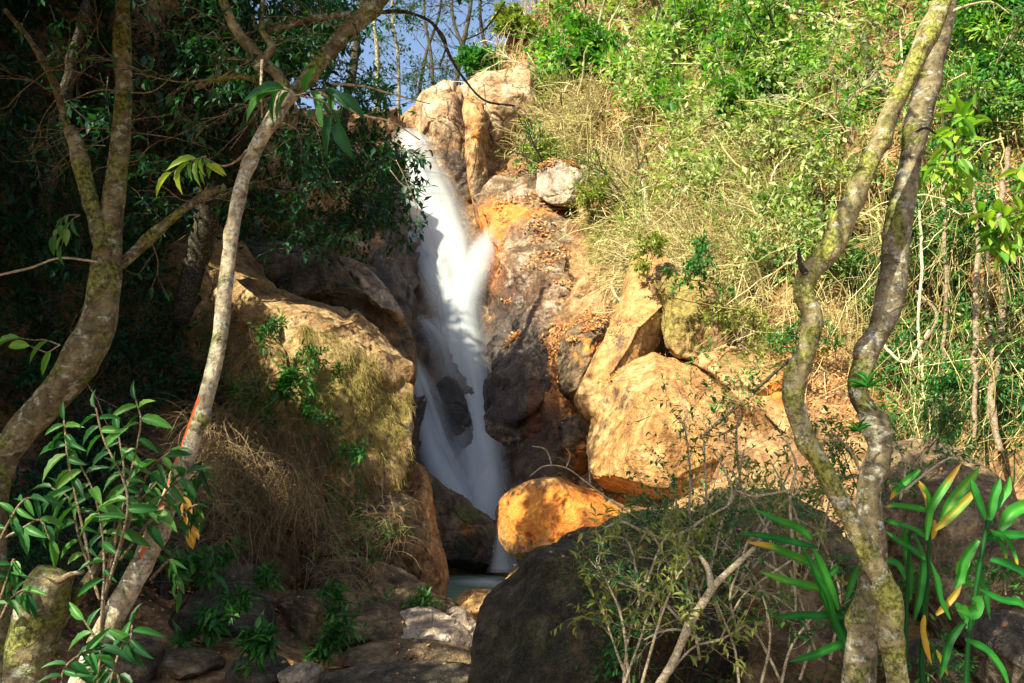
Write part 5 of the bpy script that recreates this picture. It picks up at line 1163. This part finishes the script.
shoots('leaf_sprig', 'dark glossy leaves hanging from the crook of the pale tree', (305, 92), [[(296,96),(310,92),(326,90),(338,94)], [(296,96),(288,90),(278,90),(268,94)], [(300,96),(320,100),(330,110),(336,122)]], 0.15, 'green_dark', n=5, Y=3.3, tint=0.75, wpx=2, hang=0.9, asp=0.32)
shoots('leaf_sprig', 'bright pair of long leaves at the far left edge', (50, 345), [[(60,345),(45,340),(34,340),(20,338)], [(60,345),(48,352),(40,350),(30,346)]], 0.12, 'green_bright', n=2, Y=3.3, tint=0.55, wpx=1.5, hang=0.2, asp=0.3)
shoots('leaf_sprig', 'small dark sprig beside the mossy fork', (70, 240), [[(80,215),(72,220),(66,230),(62,245)], [(80,215),(66,216),(60,225),(56,235)]], 0.08, 'green_mid', n=5, Y=3.7, tint=0.5, wpx=1.5, hang=0.9)
shoots('leaf_sprig', 'withered yellow leaves dangling right of the pale trunk', (190, 530), [[(176,486),(184,500),(188,515),(190,528)]], 0.08, 'yellow', n=6, Y=3.5, tint=0.5, wpx=2, hang=1.2)
shoots('leaf_sprig', 'thin leafy twig poking in front of the upper falls', (420, 150), [[(392,140),(404,148),(414,158),(420,160)], [(396,160),(404,176),(414,200),(420,222)], [(398,150),(410,152),(420,156),(426,160)], [(390,170),(404,186),(420,188),(430,186)]], 0.10, 'green_dark', n=8, Y=9.0, tint=0.3, wpx=1.2, hang=0.1, templ=T_SMALL)
# weeds on the shaded rocks
WEED = [(206,572,8.0,'weed with long leaves between the dark boulders'),(232,566,8.4,'weed at the foot of the dead grass'),(262,590,8.6,'pale-stemmed weed above the wedge-shaped boulder'),(205,640,7.8,'low weed on the squarish dark boulder'),
        (232,622,7.9,'small weed right of the low one'),(338,612,8.8,'slender weed growing from the wedge-shaped boulder'),(337,648,8.2,'tiny weed under the slender one'),(380,545,9.9,'bushy weed on the flat-topped shaded rock'),
        (414,606,9.6,'tiny bright weed by the tapering red-brown rock'),(300,392,10.1,'leafy weed on the shaded side of the mossy ridge'),(325,420,10.1,'weed hanging from the mossy ridge'),(316,372,10.1,'small weed near the crest of the mossy ridge'),(260,660,7.0,'small weed beside the dark stone at the bottom'),
        (275,340,10.2,'fern-like weed high on the mossy ridge'), (352,462,10.0,'weed in the hollow under the mossy ridge')]
for i, (x, y, Y, lab) in enumerate(WEED):
    shrub('weed', x, y, 20, 'green_mid', lab, 0.10 * 16 / Y * (1.5 if i % 3 == 0 else 1), 4, 3, 4, 0.45, grp='weeds on the shaded rocks', P0=W(x, y, Y), N0=np.array([0, -0.7, 0.5]), asp=0.28, updir=0.4)['category'] = 'weed'

# ---------------------------------------------------------------- bush and sticks in front of the dark boulder
STK = [([(640,720,8),(672,664,9),(690,620,9),(706,596,9),(712,586,8),(728,572,6),(754,548,4)], 'twig_pale', 'forked tan stick standing in front of the dark boulder'),
       ([(712,588,7),(708,570,6),(702,556,4)], 'twig_pale', 'short prong rising from the forked tan stick')]
stick = woody('dead_branch', 'forked tan stick standing in front of the dark boulder', (650, 720, 5.0), [
 ('stem', [(640,720,8),(656,690,9),(672,664,9),(690,624,9),(706,598,9),(714,586,8),(728,572,6),(754,548,4)], 5.0, 'twig_pale', dict(rough=0.12, seed=61, sides=12)),
 ('branch', [(712,590,7),(708,570,6),(700,556,4)], 5.0, 'twig_pale', dict(rough=0.12, seed=62, sides=8))], cat='branch')
woody('dead_branch', 'long pale curved twig sweeping across above the dark boulder', (600, 540, 5.6), [
 ('stem', [(604,528,2),(622,522,3),(640,530,3),(664,538,3),(688,530,3),(702,520,2.5),(728,506,2)], 5.5, 'twig_pale', dict(rough=0.1, seed=63, sides=6)),
 ('branch', [(728,506,2.5),(732,490,2.5),(724,470,2),(714,452,1.5)], 5.5, 'twig_pale', dict(rough=0.1, seed=64, sides=6))], cat='branch')
woody('dead_branch', 'small leafless twig sprouting over the orange boulder', (600, 510, 6.4), [
 ('stem', [(640,520,1.6),(610,500,1.5),(586,482,1.4),(566,468,1.3),(545,466,1.2),(530,476,1)], 6.2, 'twig_pale', dict(rough=0.1, seed=65, sides=6)),
 ('branch', [(552,466,1.2),(546,450,1.1),(532,446,.9)], 6.2, 'twig_pale', dict(rough=0.1, seed=66, sides=6)),
 ('branch', [(566,468,1.2),(570,456,1),(566,448,.9)], 6.2, 'twig_pale', dict(rough=0.1, seed=67, sides=6)),
 ('branch', [(590,484,1.4),(588,450,1.2),(587,436,.9)], 6.2, 'twig_pale', dict(rough=0.1, seed=68, sides=6))], cat='branch')
woody('dead_branch', 'thin white upright twig in front of the ochre rock', (790, 600, 5.2), [
 ('stem', [(796,620,2.5),(794,560,3),(790,500,3),(796,466,2.5),(786,440,1.5)], 5.2, 'twig_pale', dict(rough=0.1, seed=69, sides=6)),
 ('branch', [(790,490,2.5),(770,494,2.5),(752,496,2),(735,490,1.5)], 5.2, 'twig_pale', dict(rough=0.1, seed=70, sides=6)),
 ('branch', [(720,640,1.5),(740,600,2),(762,580,2),(792,560,2)], 5.2, 'twig_pale', dict(rough=0.1, seed=71, sides=6))], cat='branch')
def fbush(label, base, specs, L, mk, n, Y, tint, asp, twiglen=0.22, tw=6):
    o = empty('bush', W(base[0], base[1], Y), label, 'bush', 'bushes in front of the dark boulders'); w = Buf(); f = Buf()
    for s in specs:
        yy = Y + rng.uniform(-0.3, 0.3); pts = [(p[0], p[1], 2.9 * (1 - 0.6 * i / len(s)), yy) for i, p in enumerate(s)]
        P, R = limb(w, pts, yy, 7, 6, 0.08, 1, True); k = len(P); ii = rng.integers(int(k * 0.3), k, tw)
        D = unit(np.gradient(P, axis=0)[ii]); G = grow(P[ii], unit(D + rdir(tw) * 0.8), twiglen, 0.0022, 1, 3, 0.18, 0.02, 0.7, 0.7)
        put_twigs(w, G); twig_leaves(f, G, n, L, asp, T_MID, 2, tint, 0.35, 0.1, 0.0)
    build(w, 'stems', M['twig_pale'], o); build(f, 'leaves', M[mk], o)
fbush('sunlit bush with small yellowish leaves in front of the dark boulder', (640, 700), [[(622,700),(628,640),(640,600),(648,570)], [(630,690),(622,620),(606,580),(596,560)], [(640,690),(660,620),(676,580),(690,560)], [(622,690),(640,640),(650,610),(660,590)],
   [(650,700),(690,650),(720,640),(744,626)], [(628,680),(616,650),(606,620),(600,600)], [(700,660),(690,600),(684,560),(690,530)], [(640,600),(634,560),(626,540),(610,535)], [(645,590),(655,560),(664,540),(672,530)]], 0.055, 'green_yellow', 4, 5.2, 0.4, 0.36)
fbush('thin green bush climbing in front of the golden boulder', (700, 600), [[(690,600),(700,540),(706,500),(704,440)], [(700,590),(720,530),(736,490),(744,450)], [(710,590),(750,540),(776,500),(790,470)], [(690,580),(680,540),(676,500),(672,480)], [(720,560),(740,500),(736,440),(740,410)],
   [(740,580),(770,520),(800,490),(826,470)], [(700,580),(690,520),(690,470),(684,420)], [(730,600),(760,560),(800,540),(830,530)]], 0.042, 'green_mid', 4, 6.0, 0.5, 0.42, 0.3, 8)
fbush('small-leaved bush hanging over the right flank of the dark boulder', (690, 560), [[(690,600),(672,570),(660,548),(650,530)], [(700,600),(690,560),(676,530),(668,515)], [(680,620),(660,600),(640,590),(622,584)], [(720,620),(710,580),(716,548),(722,520)], [(700,640),(680,630),(660,632),(644,640)], [(740,640),(730,600),(738,570),(748,540)]], 0.042, 'green_mid', 4, 5.3, 0.35, 0.42, 0.24, 8)
fbush('low dark-green bush at the foot of the crossed trunks', (800, 640), [[(760,690),(770,640),(764,600),(750,580)], [(780,690),(790,650),(810,620),(830,600)], [(740,690),(735,650),(724,620),(716,600)]], 0.05, 'green_mid', 3, 5.4, 0.25, 0.4)
fbush('scrappy green bush between the crossed trunks and the broad boulder', (920, 480), [[(900,500),(905,470),(900,450),(890,430)], [(905,490),(930,470),(945,460),(960,455)], [(860,470),(850,450),(840,440),(830,430)], [(830,500),(815,470),(820,450),(826,440)]], 0.05, 'green_mid', 3, 5.8, 0.5, 0.4)
# strap-leaved plants: blades given by photo points
def blade(b, pts, w_px, Y, tint, tip=None):
    P = catmull(np.array([list(W(p[0], p[1], Y + (p[2] if len(p) > 2 else 0))) for p in pts]), 7); k = len(P); t = np.linspace(0, 1, k)
    wd = w_px * m_px(Y) * 0.5 * np.minimum(1, 3 * t + 0.4) * (1 - np.clip((t - 0.5) / 0.5, 0, 1) ** 2.2 * 0.97)
    T = unit(np.gradient(P, axis=0)); S = unit(np.cross(T, np.array([0.2, -1.0, 0.5]))); Nn = np.cross(S, T)
    wv = (fbm(P, 14.0, 2, int(P[0, 0] * 999) % 97) * 0.35)[:, None] * wd[:, None] * Nn
    V = np.stack([P + S * wd[:, None] * q + Nn * wd[:, None] * (0.55 * abs(q)) + wv * q for q in (1, .5, 0.08, -0.08, -.5, -1)], 1)
    idx = np.arange(k * 6).reshape(k, 6)
    base = np.full(k, tint) if tip is None else np.interp(t, [0, 0.6, 0.85, 1], [tint, tint, tip, tip])
    tt = np.clip(base[:, None] + np.array([-.06, .04, .12, .12, .02, -.05])[None] + 0.14 * fbm(P, 25.0, 2, 5)[:, None], 0, 1)
    b.add(V.reshape(-1, 3), np.stack([idx[:-1, :-1], idx[:-1, 1:], idx[1:, 1:], idx[1:, :-1]], -1).reshape(-1, 4), tt.ravel())
def strap_plant(label, base, Y, blades, stems):
    o = empty('strap_leaf_plant', W(base[0], base[1], Y), label, 'plant', 'strap-leaved plants by the crossed trunks')
    for s in stems:
        b = Buf(); limb(b, [(p[0], p[1], p[2], Y + 0.03) for p in s], Y, 8, 8, 0.06, 3); b.t = [t * 0.2 for t in b.t]; build(b, 'stem', M['strap'], o)
    for w_, t_, tip, pts in blades:
        b = Buf(); blade(b, pts, w_ * 0.78, Y + rng.uniform(-0.1, 0.1), t_, tip); build(b, 'leaf', M['strap'], o)
strap_plant('plant with long glossy blades pointing left, beside the crossed trunks', (850, 700), 4.9, [
 (10,.5,None,[(812,540),(796,528),(776,520),(750,508)]), (9,.2,None,[(818,548),(790,542),(760,536),(737,534)]), (11,.6,1.0,[(822,568),(800,560),(772,548),(745,542)]), (11,.6,None,[(830,592),(806,586),(782,580),(760,572)]),
 (10,.15,None,[(850,618),(822,616),(796,616),(770,618)]), (10,.3,None,[(856,642),(836,646),(812,656),(788,662)]), (10,.45,None,[(824,572),(828,590),(836,604),(842,616)]), (12,.5,None,[(838,610),(826,580),(818,560),(812,548)]),
 (9,.3,None,[(846,600),(852,580),(856,570),(860,566)]), (8,.4,.8,[(838,566),(830,574),(820,576),(812,575)]), (10,.4,None,[(840,640),(828,610),(814,570),(800,545)]), (9,.3,None,[(848,650),(834,620),(824,590),(806,566)])],
 [[(856,720,7),(846,640,6),(832,590,5),(818,552,4)]])
strap_plant('tall plant with upright green and yellowing blades right of the crossed trunks', (925, 700), 5.0, [
 (10,.5,1.0,[(926,540),(930,510),(946,484),(962,462)]), (13,.6,.6,[(940,520),(954,498),(968,482),(980,466)]), (11,.8,1.0,[(935,530),(950,516),(966,500),(978,488)]), (8,.5,.9,[(928,528),(928,500),(924,490),(918,480)]),
 (9,1.0,1.0,[(918,484),(926,500),(928,514),(928,526)]), (8,.4,None,[(928,540),(914,530),(896,524),(880,520)]), (8,.5,.7,[(930,512),(912,508),(896,506),(884,507)]), (8,.3,None,[(925,560),(912,550),(896,540),(884,530)]),
 (10,.4,None,[(910,600),(908,570),(905,545),(902,520)]), (9,.2,None,[(914,620),(920,590),(922,560),(914,530)]), (7,1.0,1.0,[(934,520),(934,528),(933,534),(932,540)]), (8,.9,1.0,[(936,615),(945,606),(955,594),(962,582)]),
 (10,.35,None,[(905,580),(898,566),(890,562),(884,560)]), (8,.9,1.0,[(924,615),(922,630),(926,650),(932,666)]), (7,.8,1.0,[(936,650),(940,660),(944,668),(948,676)]), (9,.4,1.,[(920,470),(905,482),(896,490),(890,500)])],
 [[(925,730,6),(922,660,5),(926,600,5),(930,530,3)], [(905,720,4),(906,640,4),(908,580,3),(910,530,3)]])
strap_plant('dark green bushy strap-leaved plant at the right edge', (965, 700), 4.8, [
 (16,.45,None,[(1000,530),(1010,514),(1024,506),(1050,492)]), (13,.3,None,[(985,520),(976,500),(972,488),(970,478)]), (12,.35,None,[(990,520),(992,500),(996,488),(1000,478)]), (12,.5,None,[(988,520),(998,500),(1006,490),(1010,476)]),
 (13,.4,None,[(978,540),(964,560),(960,576),(955,590)]), (16,.55,None,[(968,560),(960,570),(964,582),(974,584)]), (18,.5,None,[(972,598),(976,604),(970,614),(956,610)]), (18,.5,None,[(955,604),(962,614),(966,622),(962,628)]),
 (12,.2,None,[(990,560),(1010,566),(1030,580),(1050,600)]), (9,.25,None,[(980,590),(1000,600),(1020,604),(1040,620)]), (7,.3,.9,[(990,530),(1006,540),(1014,556),(1018,570)]), (7,.3,.95,[(990,530),(998,540),(1004,552),(1006,566)]),
 (10,.3,None,[(965,640),(985,650),(1000,668),(1010,690)]), (9,.3,None,[(950,620),(940,600),(936,580),(930,560)]), (10,.2,None,[(965,620),(950,640),(944,660),(940,680)]), (10,.3,None,[(975,560),(980,580),(985,600),(990,620)]), (12,.2,None,[(982,540),(1000,536),(1020,536),(1040,540)])],
 [[(965,730,6),(968,650,5),(976,590,5),(988,520,4)]])
fbush('tangle of thin leafy twigs in front of the rough ochre rock', (800, 560), [[(780,600),(770,540),(750,500),(730,470)], [(790,600),(800,540),(790,500),(770,460)], [(800,590),(820,540),(830,500),(840,470)], [(770,600),(740,560),(710,530),(690,520)], [(760,600),(700,570),(660,560),(630,556)], [(790,580),(760,560),(730,550),(700,545)]], 0.042, 'green_yellow', 4, 5.9, 0.3, 0.42, 0.28, 8)
fbush('airy twiggy bush at the foot of the leaning lichen-pale tree', (820, 600), [[(820,660),(800,620),(780,600),(760,590)], [(830,660),(840,600),(830,560),(816,530)], [(780,680),(760,640),(740,620),(720,600)], [(800,680),(810,640),(800,600),(790,570)]], 0.045, 'green_yellow', 3, 5.6, 0.4, 0.42, 0.28, 7)
for i, (x, y, lab) in enumerate([(880, 660, 'small green weed between the two trunk bases'), (900, 615, 'little weed behind the crossing of the trunks'), (1000, 600, 'weed in the dark gap at the right edge'), (940, 690, 'weed at the bottom edge right of the trunks')]):
    shrub('weed', x, y, 34, 'green_mid', lab, 0.2, 4, 3, 4, 0.45, grp='weeds by the crossed trunks', P0=W(x, y, 5.6), N0=np.array([0, -0.5, 0.7]), asp=0.3)['category'] = 'weed'

# ---------------------------------------------------------------- unseen trees added left of and behind the viewer to cast shade
def shade_points(poly, n, Yf):
    px, py = sample_poly(poly, n); Y = depth_at(px, py) - rng.uniform(0, 1.5, n) if Yf is None else rng.uniform(Yf[0], Yf[1], n)
    return W(px, py, Y)
SHADE = [([(-150,-100),(330,-100),(300,200),(230,260),(240,560),(-150,600)], 2300, None), ([(-150,-100),(330,-100),(300,220),(170,330),(-150,400)], 1000, (8, 11)), ([(170,500),(440,500),(440,690),(60,690)], 800, None),
         ([(200,-20),(400,100),(410,250),(380,350),(240,240)], 700, (11, 15)), ([(415,330),(500,330),(520,520),(420,520)], 260, (17, 19)), ([(460,520),(600,540),(720,690),(460,690)], 260, (6, 7)), ([(600,520),(1030,470),(1030,690),(600,690)], 330, (5.5, 8)), ([(700,500),(1030,470),(1030,690),(760,690)], 260, (6.0, 7.5)),
         ([(-20,-20),(150,-20),(150,500),(-20,700)], 600, (3.6, 4.2)), ([(210,-20),(420,-20),(300,130),(220,130)], 260, (3.3, 3.7)), ([(240,240),(400,310),(415,380),(330,330),(250,290)], 160, (12.5, 13.5)), ([(180,360),(330,440),(330,500),(200,560)], 260, (9.5, 11))]
LIT = []
def lit(pts, Y, r):
    for (x, y) in pts: LIT.append((W(x, y, Y), r))
lit([(250,285),(275,300),(300,308),(325,318),(350,338),(375,358),(395,375),(340,350),(365,375),(385,395),(400,410),(400,440),(385,420),(360,400)], 11.2, 0.22)
lit([(240,288),(262,296),(285,304),(305,312),(325,322),(345,336),(360,350),(378,364),(395,378),(408,392)], 11.3, 0.42)
lit([(190,440),(180,470),(165,505),(150,545),(135,575),(120,605),(105,640),(90,670),(215,340),(228,270),(205,395)], 3.4, 0.16)
lit([(80,480),(110,470),(140,450),(100,520),(150,480),(60,510),(170,470),(100,430)], 3.25, 0.16)
lit([(50,395),(22,425),(82,340),(86,300),(88,160),(112,110),(5,520),(10,580),(30,650),(40,610)], 3.9, 0.07)
lit([(188,175),(210,170),(178,185)], 3.3, 0.12)
lit([(262,110),(330,50),(360,25),(300,70)], 3.4, 0.08)
lit([(415,150),(430,190),(445,230),(460,250),(480,250),(400,170),(450,280),(455,310)], 21.8, 1.1)
lit([(940,10),(925,40),(910,80),(890,124),(865,170),(845,215),(820,262),(806,290),(812,320),(800,365),(794,400),(806,436),(825,470),(845,508),(866,545),(885,590),(892,640)], 4.15, 0.15)
lit([(935,60),(920,110),(908,170),(898,225),(890,280),(880,330),(860,380),(868,414),(876,450),(868,490),(870,585),(862,630),(860,670)], 4.5, 0.15)
lit([(770,575),(760,550),(780,590),(930,500),(960,480),(1000,490),(900,520),(960,590),(920,570),(1000,520)], 4.9, 0.13)
lit([(205,235),(225,262),(245,285),(190,225)], 11.3, 0.45)
lit([(430,520),(470,520),(480,600),(425,545),(412,500)], 12.5, 0.35)
lit([(560,520),(530,500),(600,520)], 14, 0.6)
lit([(610,420),(640,380),(680,370),(720,390),(640,430),(690,430),(720,470),(660,470),(610,460),(760,400),(810,400),(850,430),(780,450),(600,360),(640,300),(660,280)], 12.6, 0.75)
lit([(490,220),(520,200),(560,190),(520,250),(560,250),(590,250),(520,300),(560,310),(600,300),(490,300),(560,350),(590,360),(440,110),(470,130),(500,100),(520,90)], 20.5, 0.9)
lit([(215,460),(240,470),(270,480),(230,510),(290,500)], 9.6, 0.22)
lit([(620,600),(650,580),(680,560),(600,570),(640,640),(700,600)], 5.2, 0.22)
lit([(215,245),(195,225),(235,262)], 11.5, 0.3)
lit([(450,640),(430,625),(300,672)], 8.0, 0.3)
Lp = np.array([a for a, r in LIT]); Lr = np.array([r for a, r in LIT])
Call = []
for poly, n, Yf in SHADE:
    P = shade_points(poly, n, Yf); t = rng.uniform(2.5, 13, n)[:, None]; Q = P + SUN * t
    for _ in range(5):
        x, y, d = proj(Q); vis = (d > 0.1) & (x > -60) & (x < 1084) & (y > -60) & (y < 743)
        Q[vis] += SUN * 2.0
    x, y, d = proj(Q); vis = (d > 0.1) & (x > -50) & (x < 1074) & (y > -50) & (y < 733)
    Q = Q[~vis]; Q = Q[Q[:, 2] > 1.2]
    Q = Q[np.linalg.norm(Q - CAM, axis=1) > 1.6]
    Call.append(Q)
Call = np.concatenate(Call)
trunks = np.array([(-6.5, 1.5), (-9.5, 5.5), (-8.0, 10.0), (-5.0, -4.0), (-11.0, 14.0), (-3.4, -2.8), (-1.0, -7.0)])
tl = ['unseen broad leafy tree added for shade left of the viewpoint', 'unseen tall tree added for shade on the left bank outside the frame', 'unseen tree added for shade high on the left bank beside the gully', 'unseen tree added for shade behind the viewpoint on the left', 'unseen tree added for shade at the top of the left bank', 'small unseen tree added for shade just behind the viewpoint', 'unseen tree added for shade far behind the viewpoint']
own = np.argmin(np.linalg.norm(Call[:, None, :2] - trunks[None], axis=-1), 1)
for i, (tx, ty) in enumerate(trunks):
    C = Call[own == i]
    if len(C) < 5: continue
    o = empty('tree', (tx, ty, 0), tl[i], 'tree', 'unseen trees added for shade')
    zt = C[:, 2].mean(); H = np.array([[tx, ty, -0.8], [tx + .1, ty, zt * 0.4], [tx - .1, ty + .2, zt * 0.8], [tx, ty, zt + 1]])
    Pc = catmull(H, 8); b = Buf(); tubes(b, Pc[None], np.linspace(0.22, 0.06, len(Pc))[None], 12); build(b, 'trunk', M['bark_d'], o)
    w = Buf(); s = Pc[rng.integers(len(Pc) // 2, len(Pc), min(len(C), 60))]; e = C[rng.choice(len(C), len(s), replace=False)]
    tt = np.linspace(0, 1, 7)[None, :, None]; Q = s[:, None] * (1 - tt) + e[:, None] * tt + np.sin(tt * np.pi) * np.array([0, 0, 0.3]); tubes(w, Q, np.tile(np.linspace(0.022, 0.006, 7), (len(s), 1)), 5); 
    # keep big limbs out of the picture
    build(w, 'branches', M['twig_dark'], o)
    per = 26; P = np.repeat(C, per, 0) + rdir(len(C) * per) * (rng.random((len(C) * per, 1)) ** 0.4) * 0.42
    keep = np.ones(len(P), bool)
    for a, r in zip(Lp, Lr):  # gaps cut in the added crowns so sun reaches the lit points
        v = P - a; dd = np.linalg.norm(v - (v @ SUN)[:, None] * SUN, axis=1); keep &= dd > r
    x, y, d = proj(P); keep &= ~((d > 0.05) & (x > -25) & (x < 1049) & (y > -25) & (y < 708))
    P = P[keep]; m_ = len(P); f = Buf(); Ls = rng.uniform(0.12, 0.2, m_); leaves(f, P, rdir(m_), unit(SUN + rdir(m_) * 0.8), Ls, Ls * 0.5, rng.random(m_) * 0.6, T_TINY)
    build(f, 'crown', M['green_dark'], o)
    print('shade tree', i, len(C), m_)
